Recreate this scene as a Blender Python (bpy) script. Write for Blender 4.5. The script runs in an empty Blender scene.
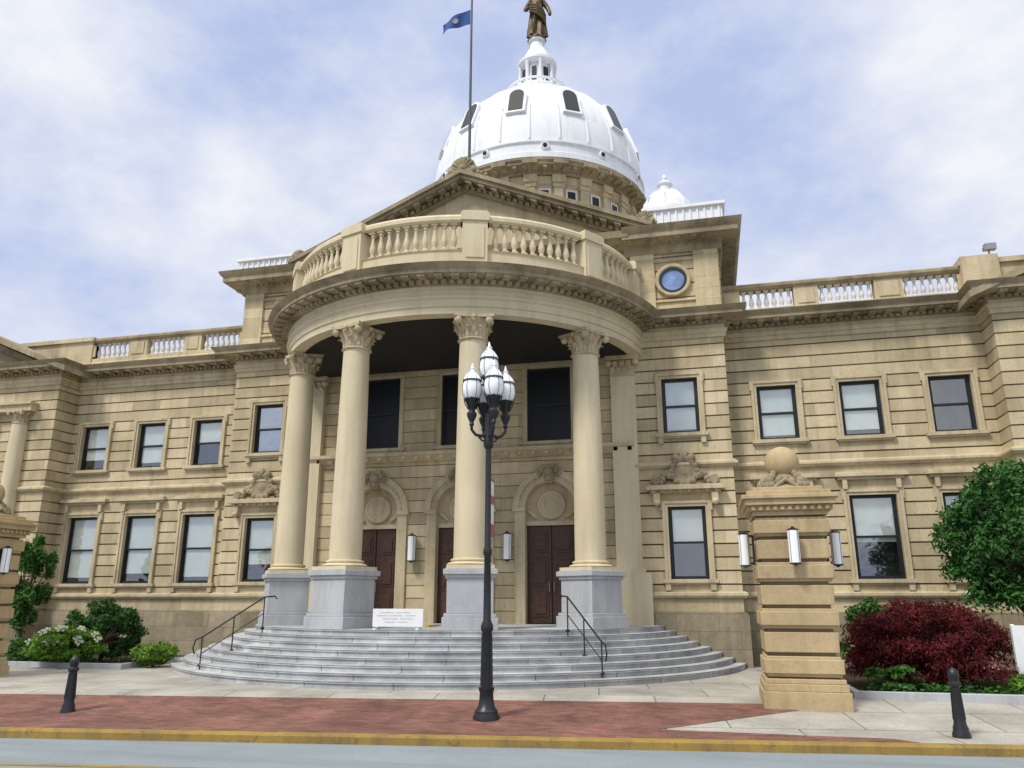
import bpy, bmesh, math, random
from math import sin, cos, pi, atan2, sqrt
from mathutils import Vector, Matrix, Euler
RAD = math.radians
random.seed(7)
S = bpy.context.scene
COL = S.collection
XC, YP = -7.15, 22.5

# ------------------------------------------------------------------ materials
def new_mat(name):
    m = bpy.data.materials.new(name); m.use_nodes = True
    nt = m.node_tree
    return m, nt, nt.nodes['Principled BSDF']
def N(nt, t, **kw):
    n = nt.nodes.new(t)
    for k, v in kw.items(): setattr(n, k, v)
    return n
def mixrgb(nt, blend, fac, a, b):
    n = N(nt, 'ShaderNodeMixRGB', blend_type=blend)
    for k, val in (('Fac', fac), ('Color1', a), ('Color2', b)):
        if hasattr(val, 'is_output'): nt.links.new(val, n.inputs[k])
        elif k == 'Fac': n.inputs[k].default_value = val
        else: n.inputs[k].default_value = (*val, 1) if len(val) == 3 else val
    return n.outputs['Color']
def noise(nt, vec, scale, detail=6, rough=.6, mapping=None):
    if mapping:
        mp = N(nt, 'ShaderNodeMapping'); mp.inputs['Scale'].default_value = mapping
        nt.links.new(vec, mp.inputs['Vector']); vec = mp.outputs['Vector']
    n = N(nt, 'ShaderNodeTexNoise'); n.inputs['Scale'].default_value = scale
    n.inputs['Detail'].default_value = detail; n.inputs['Roughness'].default_value = rough
    nt.links.new(vec, n.inputs['Vector']); return n.outputs['Fac']
def mrange(nt, val, a, b, c=0, d=1):
    n = N(nt, 'ShaderNodeMapRange')
    for i, q in enumerate((a, b, c, d)): n.inputs[i+1].default_value = q
    nt.links.new(val, n.inputs[0]); return n.outputs[0]
def stone(name, c1, c2, stain=(.13, .10, .065), streak=.5, block=None, rough=.88, bump=.25, grain=22, spots=0.0, gr=.18, patch=.9):
    m, nt, b = new_mat(name)
    pos = N(nt, 'ShaderNodeNewGeometry').outputs['Position']
    c = mixrgb(nt, 'MIX', mrange(nt, noise(nt, pos, patch, 8), .3, .7), c1, c2)
    st = mrange(nt, noise(nt, pos, 1.0, 6, .65, (3.2, 3.2, .35)), .48, .78, 0, streak)
    c = mixrgb(nt, 'MIX', st, c, stain)
    g = noise(nt, pos, grain, 5, .7)
    gm = mrange(nt, g, .25, .75, 1-gr, 1+gr*.8)
    c = mixrgb(nt, 'MULTIPLY', 1.0, c, gm)
    if spots:
        sp = mrange(nt, noise(nt, pos, 5.5, 5, .7), .58, .72, 0, spots)
        c = mixrgb(nt, 'MIX', sp, c, stain)
        big = mrange(nt, noise(nt, pos, .33, 5, .6), .52, .75, 0, spots*.8)
        c = mixrgb(nt, 'MIX', big, c, stain)
    if block:
        bw, bh, zoff, mort = block
        sx = N(nt, 'ShaderNodeSeparateXYZ'); nt.links.new(pos, sx.inputs[0])
        ad = N(nt, 'ShaderNodeMath', operation='ADD'); nt.links.new(sx.outputs[0], ad.inputs[0]); nt.links.new(sx.outputs[1], ad.inputs[1])
        sz = N(nt, 'ShaderNodeMath', operation='SUBTRACT'); nt.links.new(sx.outputs[2], sz.inputs[0]); sz.inputs[1].default_value = zoff
        cb = N(nt, 'ShaderNodeCombineXYZ'); nt.links.new(ad.outputs[0], cb.inputs[0]); nt.links.new(sz.outputs[0], cb.inputs[1])
        br = N(nt, 'ShaderNodeTexBrick'); nt.links.new(cb.outputs[0], br.inputs['Vector'])
        br.inputs['Scale'].default_value = 1; br.inputs['Brick Width'].default_value = bw; br.inputs['Row Height'].default_value = bh
        br.inputs['Mortar Size'].default_value = .006; br.inputs['Color1'].default_value = (.78, .775, .755, 1)
        br.inputs['Color2'].default_value = (1.13, 1.13, 1.13, 1); br.inputs['Mortar'].default_value = (mort, mort, mort, 1)
        c = mixrgb(nt, 'MULTIPLY', 1.0, c, br.outputs['Color'])
    nt.links.new(c, b.inputs['Base Color'])
    b.inputs['Roughness'].default_value = rough
    b.inputs['Specular IOR Level'].default_value = .25
    bp = N(nt, 'ShaderNodeBump'); bp.inputs['Strength'].default_value = bump; bp.inputs['Distance'].default_value = .03
    nt.links.new(g, bp.inputs['Height']); nt.links.new(bp.outputs[0], b.inputs['Normal'])
    return m
def plain(name, col, rough=.5, metal=0, var=.15, scale=8, spec=.5):
    m, nt, b = new_mat(name)
    pos = N(nt, 'ShaderNodeNewGeometry').outputs['Position']
    g = mrange(nt, noise(nt, pos, scale, 5), .3, .7, 1-var, 1+var)
    nt.links.new(mixrgb(nt, 'MULTIPLY', 1.0, col, g), b.inputs['Base Color'])
    b.inputs['Roughness'].default_value = rough; b.inputs['Metallic'].default_value = metal
    b.inputs['Specular IOR Level'].default_value = spec
    return m
def leaf_mat(name, dark, light, transl=.25):
    m, nt, b = new_mat(name)
    geo = N(nt, 'ShaderNodeNewGeometry')
    f = noise(nt, geo.outputs['Position'], 2.3, 3)
    mx = N(nt, 'ShaderNodeMath', operation='MULTIPLY_ADD'); nt.links.new(geo.outputs['Random Per Island'], mx.inputs[0]); mx.inputs[1].default_value = .55
    nt.links.new(mrange(nt, f, .3, .7, -.1, .5), mx.inputs[2])
    c = mixrgb(nt, 'MIX', mx.outputs[0], dark, light)
    nt.links.new(c, b.inputs['Base Color']); b.inputs['Roughness'].default_value = .6; b.inputs['Specular IOR Level'].default_value = .2
    t = N(nt, 'ShaderNodeBsdfTranslucent'); nt.links.new(c, t.inputs['Color'])
    ms = N(nt, 'ShaderNodeMixShader'); ms.inputs[0].default_value = transl
    nt.links.new(b.outputs[0], ms.inputs[1]); nt.links.new(t.outputs[0], ms.inputs[2])
    nt.links.new(ms.outputs[0], nt.nodes['Material Output'].inputs['Surface'])
    return m
def glass_mat(name, refl=.3, tint=(.75, .82, .85)):
    m, nt, b = new_mat(name); nt.nodes.remove(b)
    tr = N(nt, 'ShaderNodeBsdfTransparent'); tr.inputs[0].default_value = (*tint, 1)
    gl = N(nt, 'ShaderNodeBsdfGlossy'); gl.inputs['Roughness'].default_value = .03
    pos = N(nt, 'ShaderNodeNewGeometry').outputs['Position']
    bp = N(nt, 'ShaderNodeBump'); bp.inputs['Strength'].default_value = .14; bp.inputs['Distance'].default_value = .07
    nt.links.new(noise(nt, pos, 1.7, 2), bp.inputs['Height']); nt.links.new(bp.outputs[0], gl.inputs['Normal'])
    ms = N(nt, 'ShaderNodeMixShader'); ms.inputs[0].default_value = refl
    nt.links.new(tr.outputs[0], ms.inputs[1]); nt.links.new(gl.outputs[0], ms.inputs[2])
    nt.links.new(ms.outputs[0], nt.nodes['Material Output'].inputs['Surface'])
    return m
def brick_ground(name, c1, c2, mortar, bw, bh, rot, msize=.008, blot=.25):
    m, nt, b = new_mat(name)
    pos = N(nt, 'ShaderNodeNewGeometry').outputs['Position']
    mp = N(nt, 'ShaderNodeMapping'); mp.inputs['Rotation'].default_value = (0, 0, rot); nt.links.new(pos, mp.inputs['Vector'])
    br = N(nt, 'ShaderNodeTexBrick'); nt.links.new(mp.outputs[0], br.inputs['Vector'])
    br.inputs['Scale'].default_value = 1; br.inputs['Brick Width'].default_value = bw; br.inputs['Row Height'].default_value = bh
    br.inputs['Mortar Size'].default_value = msize
    br.inputs['Color1'].default_value = (*c1, 1); br.inputs['Color2'].default_value = (*c2, 1); br.inputs['Mortar'].default_value = (*mortar, 1)
    c = mixrgb(nt, 'MULTIPLY', 1.0, br.outputs['Color'], mrange(nt, noise(nt, pos, .8, 8), .3, .7, 1-blot, 1+blot*.8))
    c = mixrgb(nt, 'MULTIPLY', 1.0, c, mrange(nt, noise(nt, pos, 18, 5, .7), .3, .7, .82, 1.14))
    nt.links.new(c, b.inputs['Base Color']); b.inputs['Roughness'].default_value = .85; b.inputs['Specular IOR Level'].default_value = .25
    return m

SAND1, SAND2 = (.665, .56, .365), (.53, .435, .265)
M = {}
M['wall'] = stone('sandstone_ashlar', SAND1, SAND2, stain=(.16, .13, .085), streak=.45, block=(1.15, .36, 1.6, .72), spots=.32, gr=.15)
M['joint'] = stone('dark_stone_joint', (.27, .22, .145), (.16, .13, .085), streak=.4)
M['trim'] = stone('sandstone_trim', (.675, .575, .385), (.49, .40, .25), stain=(.15, .122, .08), streak=.58, spots=.38, gr=.14)
M['dark_trim'] = stone('weathered_sandstone', (.48, .40, .265), (.23, .185, .115), stain=(.075, .06, .04), streak=.62, spots=.6)
M['cream'] = stone('cream_limestone', (.71, .62, .435), (.62, .53, .35), stain=(.24, .195, .125), streak=.32, gr=.07, bump=.1, patch=.6)
M['plinth'] = stone('rough_plinth_stone', (.32, .27, .185), (.2, .17, .115), streak=.5, block=(1.1, .45, .2, .5), bump=.8, grain=7)
M['granite'] = stone('grey_granite', (.51, .525, .54), (.41, .42, .435), stain=(.22, .215, .2), streak=.5, grain=40)
M['pale'] = stone('pale_painted_stone', (.82, .80, .76), (.72, .70, .66), streak=.25)
M['pillar'] = stone('gatepost_sandstone', (.57, .44, .255), (.44, .33, .18), stain=(.16, .12, .07), streak=.48, spots=.34, gr=.14)
M['white'] = stone('white_dome_paint', (.86, .87, .89), (.79, .805, .84), stain=(.52, .54, .58), streak=.45, rough=.5, bump=.06, grain=12, gr=.05)
M['roofgrey'] = plain('grey_roofing', (.16, .165, .17), .7)
M['black'] = plain('black_cast_iron', (.013, .014, .016), .38, 0, .3)
M['frame'] = plain('black_window_paint', (.010, .012, .015), .45)
M['glass'] = glass_mat('window_glass', .17, (.97, .99, .99))
M['glass_bright'] = glass_mat('bright_window_glass', .5)
M['darkglass'] = plain('dark_glass', (.012, .014, .017), .35, 0, .1, 3, .3)
M['skyglass'] = plain('sky_tinted_glass', (.20, .29, .52), .15, 0, .4, 3, .6)  # blue base colour stands in for the reflected sky
M['blind'] = plain('window_blind', (.86, .91, .86), .8, 0, .05, 3)
M['interior'] = plain('dark_interior', (.02, .022, .026), .9)
M['ceiling_shade'] = plain('painted_ceiling_shade', (.014, .012, .011), .8, 0, .3)  # near-black colour paints in the deep shade under the portico
M['door'] = plain('brown_timber', (.075, .035, .02), .5, 0, .45, 14)
M['bronze'] = plain('weathered_bronze', (.085, .06, .028), .5, .5, .5, 3)
M['frost'] = plain('frosted_white_glass', (.92, .94, .96), .25, 0, .03, 6)
M['whiteboard'] = plain('white_board_paint', (.78, .79, .8), .5, 0, .05)
M['inkgrey'] = plain('faded_grey_print', (.56, .57, .58), .7)
M['steel'] = plain('galvanised_steel', (.35, .36, .37), .4, .8)
M['polegrey'] = plain('dark_grey_pole_paint', (.07, .075, .08), .5)
M['flagblue'] = plain('flag_blue_cloth', (.025, .075, .25), .85, 0, .25)
M['gold'] = plain('gold_print', (.38, .36, .27), .7)
M['red'] = plain('red_cloth', (.40, .09, .11), .85)
M['clothwhite'] = plain('white_cloth', (.72, .72, .74), .85)
M['yellow'] = stone('worn_yellow_paint', (.40, .265, .06), (.25, .165, .055), stain=(.11, .08, .06), streak=.7, grain=30, spots=.8)
M['yellowmat'] = plain('yellow_rubber', (.55, .38, .03), .7)
M['bark'] = stone('bark', (.10, .075, .05), (.06, .045, .03), bump=.8)
M['mulch'] = stone('mulch', (.05, .034, .024), (.03, .022, .016), bump=1, grain=14)
M['soil'] = stone('distant_ground', (.13, .14, .09), (.1, .1, .07))
M['grass'] = leaf_mat('grass_blades', (.03, .09, .012), (.10, .22, .03))
M['leaf_green'] = leaf_mat('green_leaves', (.014, .055, .014), (.085, .24, .05))
M['leaf_dark'] = leaf_mat('dark_leaves', (.014, .05, .013), (.07, .17, .035))
M['leaf_mid'] = leaf_mat('mid_leaves', (.022, .075, .015), (.11, .24, .045))
M['leaf_light'] = leaf_mat('fresh_leaves', (.045, .12, .014), (.21, .37, .045))
M['leaf_red'] = leaf_mat('red_leaves', (.036, .006, .008), (.20, .028, .028), .3)
M['petal'] = leaf_mat('white_petals', (.55, .6, .45), (.85, .86, .76))
M['brick'] = brick_ground('red_brick_paving', (.28, .115, .085), (.16, .068, .052), (.15, .11, .09), .22, .11, -.137, .012, .4)
M['concrete'] = brick_ground('concrete_slabs', (.42, .395, .345), (.37, .35, .305), (.19, .17, .15), 2.0, 1.2, -.137, .014, .32)
def road_mat():
    m, nt, b = new_mat('pale_worn_asphalt')
    pos = N(nt, 'ShaderNodeNewGeometry').outputs['Position']
    c = mixrgb(nt, 'MIX', mrange(nt, noise(nt, pos, .35, 7), .3, .7), (.205, .24, .26), (.275, .315, .335))
    c = mixrgb(nt, 'MULTIPLY', 1, c, mrange(nt, noise(nt, pos, 60, 4, .8), .3, .7, .66, 1.28))
    c = mixrgb(nt, 'MIX', mrange(nt, noise(nt, pos, .6, 6, .7, (.25, 2.2, 1)), .5, .72, 0, .45), c, (.14, .155, .165))
    nt.links.new(c, b.inputs['Base Color']); b.inputs['Roughness'].default_value = .8
    return m
M['road'] = road_mat()
def step_mat():
    m, nt, b = new_mat('granite_steps')
    pos = N(nt, 'ShaderNodeNewGeometry').outputs['Position']
    sx = N(nt, 'ShaderNodeSeparateXYZ'); nt.links.new(pos, sx.inputs[0])
    def mth(op, a, bb):
        n = N(nt, 'ShaderNodeMath', operation=op)
        for i, q in enumerate((a, bb)):
            if hasattr(q, 'is_output'): nt.links.new(q, n.inputs[i])
            else: n.inputs[i].default_value = q
        return n.outputs[0]
    ang = mth('MULTIPLY', mth('ARCTAN2', mth('SUBTRACT', sx.outputs[0], XC), mth('SUBTRACT', 23.3, sx.outputs[1])), 7.0)
    zz = mth('SUBTRACT', sx.outputs[2], 1.25-.131*8-.01)
    cb = N(nt, 'ShaderNodeCombineXYZ'); nt.links.new(ang, cb.inputs[0]); nt.links.new(zz, cb.inputs[1])
    br = N(nt, 'ShaderNodeTexBrick'); nt.links.new(cb.outputs[0], br.inputs['Vector']); br.inputs['Scale'].default_value = 1
    br.inputs['Brick Width'].default_value = 1.7; br.inputs['Row Height'].default_value = .131; br.inputs['Mortar Size'].default_value = .01
    br.inputs['Color1'].default_value = (.43, .44, .45, 1); br.inputs['Color2'].default_value = (.55, .56, .56, 1); br.inputs['Mortar'].default_value = (.19, .19, .185, 1)
    c = mixrgb(nt, 'MULTIPLY', 1, br.outputs['Color'], mrange(nt, noise(nt, pos, 1.6, 8, .65), .3, .7, .62, 1.2))
    c = mixrgb(nt, 'MULTIPLY', 1, c, mrange(nt, noise(nt, pos, 30, 4, .7), .3, .7, .82, 1.14))
    nt.links.new(c, b.inputs['Base Color']); b.inputs['Roughness'].default_value = .85
    return m
M['steps'] = step_mat()

# ------------------------------------------------------------------ mesh builder
class MB:
    def __init__(s): s.v = []; s.f = []
    def add(s, vs, fs):
        o = len(s.v); s.v += [tuple(v) for v in vs]; s.f += [tuple(i+o for i in f) for f in fs]
    def merge(s, other, mat=None):
        s.add([mat @ Vector(v) for v in other.v] if mat else other.v, other.f)
    def box(s, x0, x1, y0, y1, z0, z1):
        s.add([(x0,y0,z0),(x1,y0,z0),(x1,y1,z0),(x0,y1,z0),(x0,y0,z1),(x1,y0,z1),(x1,y1,z1),(x0,y1,z1)],
              [(0,3,2,1),(4,5,6,7),(0,1,5,4),(1,2,6,5),(2,3,7,6),(3,0,4,7)])
    def obox(s, cx, cy, a, hw, o0, o1, z0, z1):
        t = (cos(a), sin(a)); n = (sin(a), -cos(a))
        pts = [(cx+t[0]*u+n[0]*o, cy+t[1]*u+n[1]*o) for u, o in ((-hw, o1), (hw, o1), (hw, o0), (-hw, o0))]
        s.prism(pts, z0, z1)
    def prism(s, poly, z0, z1):
        n = len(poly)
        s.add([(x, y, z0) for x, y in poly]+[(x, y, z1) for x, y in poly],
              [tuple(range(n))[::-1], tuple(range(n, 2*n))]+[(i, (i+1) % n, n+(i+1) % n, n+i) for i in range(n)])
    def prism_y(s, poly, y0, y1):
        n = len(poly)
        s.add([(x, y0, z) for x, z in poly]+[(x, y1, z) for x, z in poly],
              [tuple(range(n)), tuple(range(n, 2*n))[::-1]]+[(i, (i+1) % n, n+(i+1) % n, n+i) for i in range(n)])
    def lathe(s, prof, cx=0, cy=0, cz=0, n=24, axis='z', cap=True, a0=0):
        vs = []; fs = []
        for r, h in prof:
            for k in range(n):
                a = a0+2*pi*k/n
                if axis == 'z': vs.append((cx+r*cos(a), cy+r*sin(a), cz+h))
                else: vs.append((cx+r*cos(a), cy+h, cz+r*sin(a)))
        for i in range(len(prof)-1):
            for k in range(n):
                fs.append((i*n+k, i*n+(k+1) % n, (i+1)*n+(k+1) % n, (i+1)*n+k))
        if cap:
            fs.append(tuple(range(n))[::-1]); fs.append(tuple((len(prof)-1)*n+k for k in range(n)))
        s.add(vs, fs)
    def sphere(s, c, r, n=12, sc=(1, 1, 1)):
        m = n//2+1; prof = [(max(.001, sin(pi*i/m)), -cos(pi*i/m)) for i in range(m+1)]
        b = MB(); b.lathe(prof, n=n)
        s.add([(c[0]+v[0]*r*sc[0], c[1]+v[1]*r*sc[1], c[2]+v[2]*r*sc[2]) for v in b.v], b.f)
    def tube(s, pts, r, n=8):
        pts = [Vector(p) for p in pts]; L = len(pts); rs = r if isinstance(r, (list, tuple)) else [r]*L
        vs = []; fs = []
        for i, p in enumerate(pts):
            d = (pts[min(i+1, L-1)]-pts[max(i-1, 0)]).normalized()
            up = Vector((0, 0, 1)) if abs(d.z) < .95 else Vector((1, 0, 0))
            a = d.cross(up).normalized(); b = d.cross(a)
            for k in range(n):
                t = 2*pi*k/n; vs.append(p+(a*cos(t)+b*sin(t))*rs[i])
        for i in range(L-1):
            for k in range(n): fs.append((i*n+k, i*n+(k+1) % n, (i+1)*n+(k+1) % n, (i+1)*n+k))
        fs.append(tuple(range(n))[::-1]); fs.append(tuple((L-1)*n+k for k in range(n)))
        s.add(vs, fs)
    def sweep(s, path, prof):
        n = len(path); P = len(prof); ns = []
        for i in range(n-1):
            dx, dy = path[i+1][0]-path[i][0], path[i+1][1]-path[i][1]; l = sqrt(dx*dx+dy*dy); ns.append((dy/l, -dx/l))
        vs = []; fs = []
        for i in range(n):
            if i == 0: m = ns[0]
            elif i == n-1: m = ns[-1]
            else:
                a, b = ns[i-1], ns[i]; d = 1+a[0]*b[0]+a[1]*b[1]; m = ((a[0]+b[0])/d, (a[1]+b[1])/d)
            for o, z in prof: vs.append((path[i][0]+m[0]*o, path[i][1]+m[1]*o, z))
        for i in range(n-1):
            for k in range(P): fs.append((i*P+k, (i+1)*P+k, (i+1)*P+(k+1) % P, i*P+(k+1) % P))
        fs.append(tuple(range(P))); fs.append(tuple((n-1)*P+k for k in range(P))[::-1])
        s.add(vs, fs)
    def along(s, path, sp, hw, o0, o1, z0, z1):
        for (ax, ay), (bx, by) in zip(path, path[1:]):
            L = sqrt((bx-ax)**2+(by-ay)**2); k = max(1, int(L/sp)); a = atan2(by-ay, bx-ax)
            if L < hw*3: continue
            for i in range(k):
                t = (i+.5)/k; s.obox(ax+(bx-ax)*t, ay+(by-ay)*t, a, hw, o0, o1, z0, z1)
    def arc_band(s, cx, cz, r0, r1, y0, y1, a0=0, a1=pi, n=20):
        vs = []; fs = []
        for i in range(n+1):
            a = a0+(a1-a0)*i/n
            for r, y in ((r0, y0), (r1, y0), (r1, y1), (r0, y1)): vs.append((cx+r*cos(a), y, cz+r*sin(a)))
        for i in range(n):
            for k in range(4): fs.append((i*4+k, (i+1)*4+k, (i+1)*4+(k+1) % 4, i*4+(k+1) % 4))
        fs.append((0, 1, 2, 3)); fs.append((n*4+3, n*4+2, n*4+1, n*4))
        s.add(vs, fs)
    def mesh(s, name, mat, ang=35):
        me = bpy.data.meshes.new(name); me.from_pydata(s.v, [], s.f)
        bm = bmesh.new(); bm.from_mesh(me); bmesh.ops.recalc_face_normals(bm, faces=bm.faces); bm.to_mesh(me); bm.free()
        if ang:
            me.polygons.foreach_set('use_smooth', [True]*len(me.polygons)); me.set_sharp_from_angle(angle=RAD(ang))
        me.materials.append(mat); return me
    def build(s, name, mat, parent=None, loc=(0, 0, 0), rot=0, ang=35, bev=0):
        return put(name, s.mesh(name, M[mat], ang), parent, loc, rot, bev)
def put(name, me, parent=None, loc=(0, 0, 0), rot=0, bev=0):
    o = bpy.data.objects.new(name, me); COL.objects.link(o)
    if parent: o.parent = parent
    o.location = loc; o.rotation_euler = (0, 0, rot)
    if bev:
        b = o.modifiers.new('bevel', 'BEVEL'); b.width = bev; b.segments = 2; b.limit_method = 'ANGLE'
    return o
def tag(o, label=None, cat=None, group=None, kind=None):
    if label: o['label'] = label
    if cat: o['category'] = cat
    if group: o['group'] = group
    if kind: o['kind'] = kind
    return o
def thing(name, label, cat, loc=(0, 0, 0), rz=0, group=None):
    o = bpy.data.objects.new(name, None); COL.objects.link(o); o.location = loc; o.rotation_euler = (0, 0, rz)
    o.empty_display_size = .3
    return tag(o, label, cat, group)

# ------------------------------------------------------------------ ground
def Yk(x): return 11.83+.1376*(x+3.66)
def gz(s): return 0 if s < .8 else (.2 if s > 3.2 else .2*(s-.8)/2.4)
def sheet(name, mat, polys, dz=0.0, kind='structure'):
    me = MB()
    for poly in polys:
        me.add([(x, Yk(x)+s, gz(s)+dz) for x, s in poly], [tuple(range(len(poly)))])
    o = me.build(name, mat); tag(o, kind=kind); return o
g = MB(); g.add([(-3000, -3000, -.3), (3000, -3000, -.3), (3000, 3000, -.3), (-3000, 3000, -.3)], [(0, 1, 2, 3)])
tag(g.build('ground', 'soil'), kind='structure')
rd = MB(); rd.add([(x, Yk(x)+s, -.13) for x, s in ((-90, -26), (90, -26), (90, -.14), (-90, -.14))], [(0, 1, 2, 3)])
tag(rd.build('road', 'road'), kind='structure')
rm = MB()
for s0 in (-2.02,):
    rm.add([(x, Yk(x)+s, -.125) for x, s in ((-90, s0-.06), (90, s0-.06), (90, s0+.06), (-90, s0+.06))], [(0, 1, 2, 3)])
tag(rm.build('road_marking', 'yellow'), kind='structure')
kb = MB(); kb.sweep([(-90, Yk(-90)), (90, Yk(90))], [(0, -.3), (.15, -.3), (.15, -.03), (.12, .004), (0, .004)])
tag(kb.build('kerb', 'yellow'), kind='structure')
sheet('pavement', 'concrete', [[(-90, 0), (90, 0), (90, .8), (-90, .8)], [(-90, .8), (90, .8), (90, 3.2), (-90, 3.2)], [(-90, 3.2), (90, 3.2), (90, 30), (-90, 30)]])
sheet('brick_pavement', 'brick', [[(-90, 0.003), (2.7, 0.003), (2.4, .3), (-.9, .8), (-90, .8)], [(-90, .8), (-.9, .8), (1.6, 2.45), (1.2, 2.75), (-90, 2.75)]], .006)
def bed(x0, x1, y0, y1):
    b = MB(); b.prism([(x0, y0), (x1, y0), (x1, y1), (x0, y1)], .1, .27)
    tag(b.build('flower_bed', 'mulch'), kind='structure')
    e = MB(); e.sweep([(x0, y1), (x0, y0), (x1, y0), (x1, y1)], [(0, .1), (.12, .1), (.12, .33), (0, .33)])
    tag(e.build('bed_edging', 'granite', bev=.01), kind='structure')
bed(2.5, 30, 16.1, 22.3); bed(-45, -14.9, 18.3, 22.2)

# ------------------------------------------------------------------ courthouse
CH = thing('courthouse', 'tan sandstone courthouse with white dome and round columned portico', 'building', (XC, YP, 0))
def spans(x0, x1, ops):
    xs = [(x0, x1)]
    for a, b in ops:
        nw = []
        for p, q in xs:
            if b <= p or a >= q: nw.append((p, q)); continue
            if a > p: nw.append((p, a))
            if b < q: nw.append((b, q))
        xs = nw
    return xs
def coursed(mb, back, x0, x1, y, z0, z1, ops=(), thick=.42, ch=.36, g=.042, d=.07, zref=1.6):
    cb = set(); k = 0
    while zref+k*ch < z1-.02:
        z = round(zref+k*ch, 4); k += 1
        if z > z0+.02: cb.add(z)
    br = set(cb) | {z0, z1}
    for o in ops:
        for z in (o[2], o[3]):
            if z0 < z < z1: br.add(round(z, 4))
    bs = sorted(br)
    for a, b in zip(bs, bs[1:]):
        mid = (a+b)/2
        for xa, xb in spans(x0, x1, [(o[0], o[1]) for o in ops if o[2] < mid < o[3]]):
            back.box(xa, xb, y+d, y+thick, a, b)
            za = a+(g/2 if a in cb else 0); zb = b-(g/2 if b in cb else 0)
            if zb-za > .01: mb.box(xa, xb, y, y+d, za, zb)

WX = (9.38, 11.64, 13.98)
PWX = 6.65
LOWW = (1.22, 2.45, 4.70); UPW = (1.10, 6.35, 7.95)
PLOW = (1.04, 2.46, 4.44); PUPW = (1.04, 6.53, 8.17)
for sgn in (-1, 1):
    ops = [(sgn*x-w/2, sgn*x+w/2, z0, z1) for x in WX for w, z0, z1 in (LOWW, UPW)]
    b = MB(); j = MB(); coursed(b, j, min(sgn*8, sgn*15), max(sgn*8, sgn*15), .7, 1.6, 9.35, ops); w = b.build('wing_wall', 'wall', CH); j.build('wall_joints', 'joint', w)
    ops = [(sgn*PWX-w/2, sgn*PWX+w/2, z0, z1) for w, z0, z1 in (PLOW, PUPW)]
    b = MB(); j = MB(); coursed(b, j, min(sgn*5.3, sgn*8), max(sgn*5.3, sgn*8), 0, 1.6, 9.35, ops)
    b.box(min(sgn*7.58, sgn*7.999), max(sgn*7.58, sgn*7.999), .425, 1.1, 1.6, 9.35)
    w = b.build('pavilion_wall', 'wall', CH); j.build('wall_joints', 'joint', w)
    ops = [(sgn*20-.6, sgn*20+.6, z0, z1) for z0, z1 in ((2.45, 4.7), (6.35, 7.95))]
    b = MB(); j = MB(); coursed(b, j, min(sgn*15, sgn*25), max(sgn*15, sgn*25), -.2, 1.6, 9.35, ops)
    zz = 1.6
    while zz < 9.3:
        z1 = min(zz+.36, 9.35); b.box(min(sgn*14.996, sgn*15.06), max(sgn*14.996, sgn*15.06), -.198, 1.1, zz+.023, z1-.023); zz += .36
    j.box(min(sgn*15.061, sgn*15.4), max(sgn*15.061, sgn*15.4), .225, 1.1, 1.6, 9.35)
    w = b.build('end_pavilion_wall', 'wall', CH); j.build('wall_joints', 'joint', w)
    # plinth, water table, string course, entablature
    full = [(5.3, 0), (8, 0), (8, .7), (15, .7), (15, -.2), (25, -.2)]
    path = full if sgn > 0 else [(-x, y) for x, y in reversed(full)]
    b = MB(); b.sweep(path, [(-.4, -.3), (.12, -.3), (.12, 1.5), (.05, 1.6), (-.4, 1.6)]); b.build('plinth', 'plinth', CH)
    b = MB(); b.sweep(path, [(-.2, 1.95), (.07, 1.95), (.13, 2.02), (.13, 2.09), (.05, 2.13), (-.2, 2.13)]); b.build('water_table', 'trim', CH)
    b = MB(); b.sweep(path, [(-.2, 5.52), (.05, 5.52), (.13, 5.6), (.13, 5.66), (.04, 5.72), (-.2, 5.72)]); b.build('string_course', 'trim', CH)
    b = MB(); b.sweep(path, [(-.3, 9.35), (.06, 9.35), (.06, 9.47), (.09, 9.48), (.09, 9.56), (.13, 9.6), (.05, 9.62), (.05, 9.74), (-.3, 9.74)])
    en = b.build('entablature', 'trim', CH)
    b = MB(); b.sweep(path, [(-.3, 9.742), (.12, 9.742), (.12, 9.865), (.56, 9.885), (.56, 9.98), (.62, 10.03), (.68, 10.11), (-.3, 10.13)])
    b.along(path, .17, .052, .115, .22, 9.748, 9.82)
    b.along(path, .42, .09, .115, .5, 9.815, 9.888)
    b.build('cornice', 'dark_trim', en)
    # dark core
    b = MB()
    for xa, xb, y in ((5.5, 7.5, .75), (8.5, 14.9, 1.3), (15.5, 24.6, .75)):
        b.box(min(sgn*xa, sgn*xb), max(sgn*xa, sgn*xb), y, 13, .2, 9.7)
    b.build('interior', 'interior', CH)
    b = MB(); b.box(min(sgn*7.9, sgn*25), max(sgn*7.9, sgn*25), .9, 14, 9.85, 10.06); b.build('flat_roof', 'roofgrey', CH)
    b = MB(); b.box(min(sgn*24.6, sgn*25), max(sgn*24.6, sgn*25), .225, 14, -.3, 9.8); b.build('side_wall', 'wall', CH)

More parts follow.
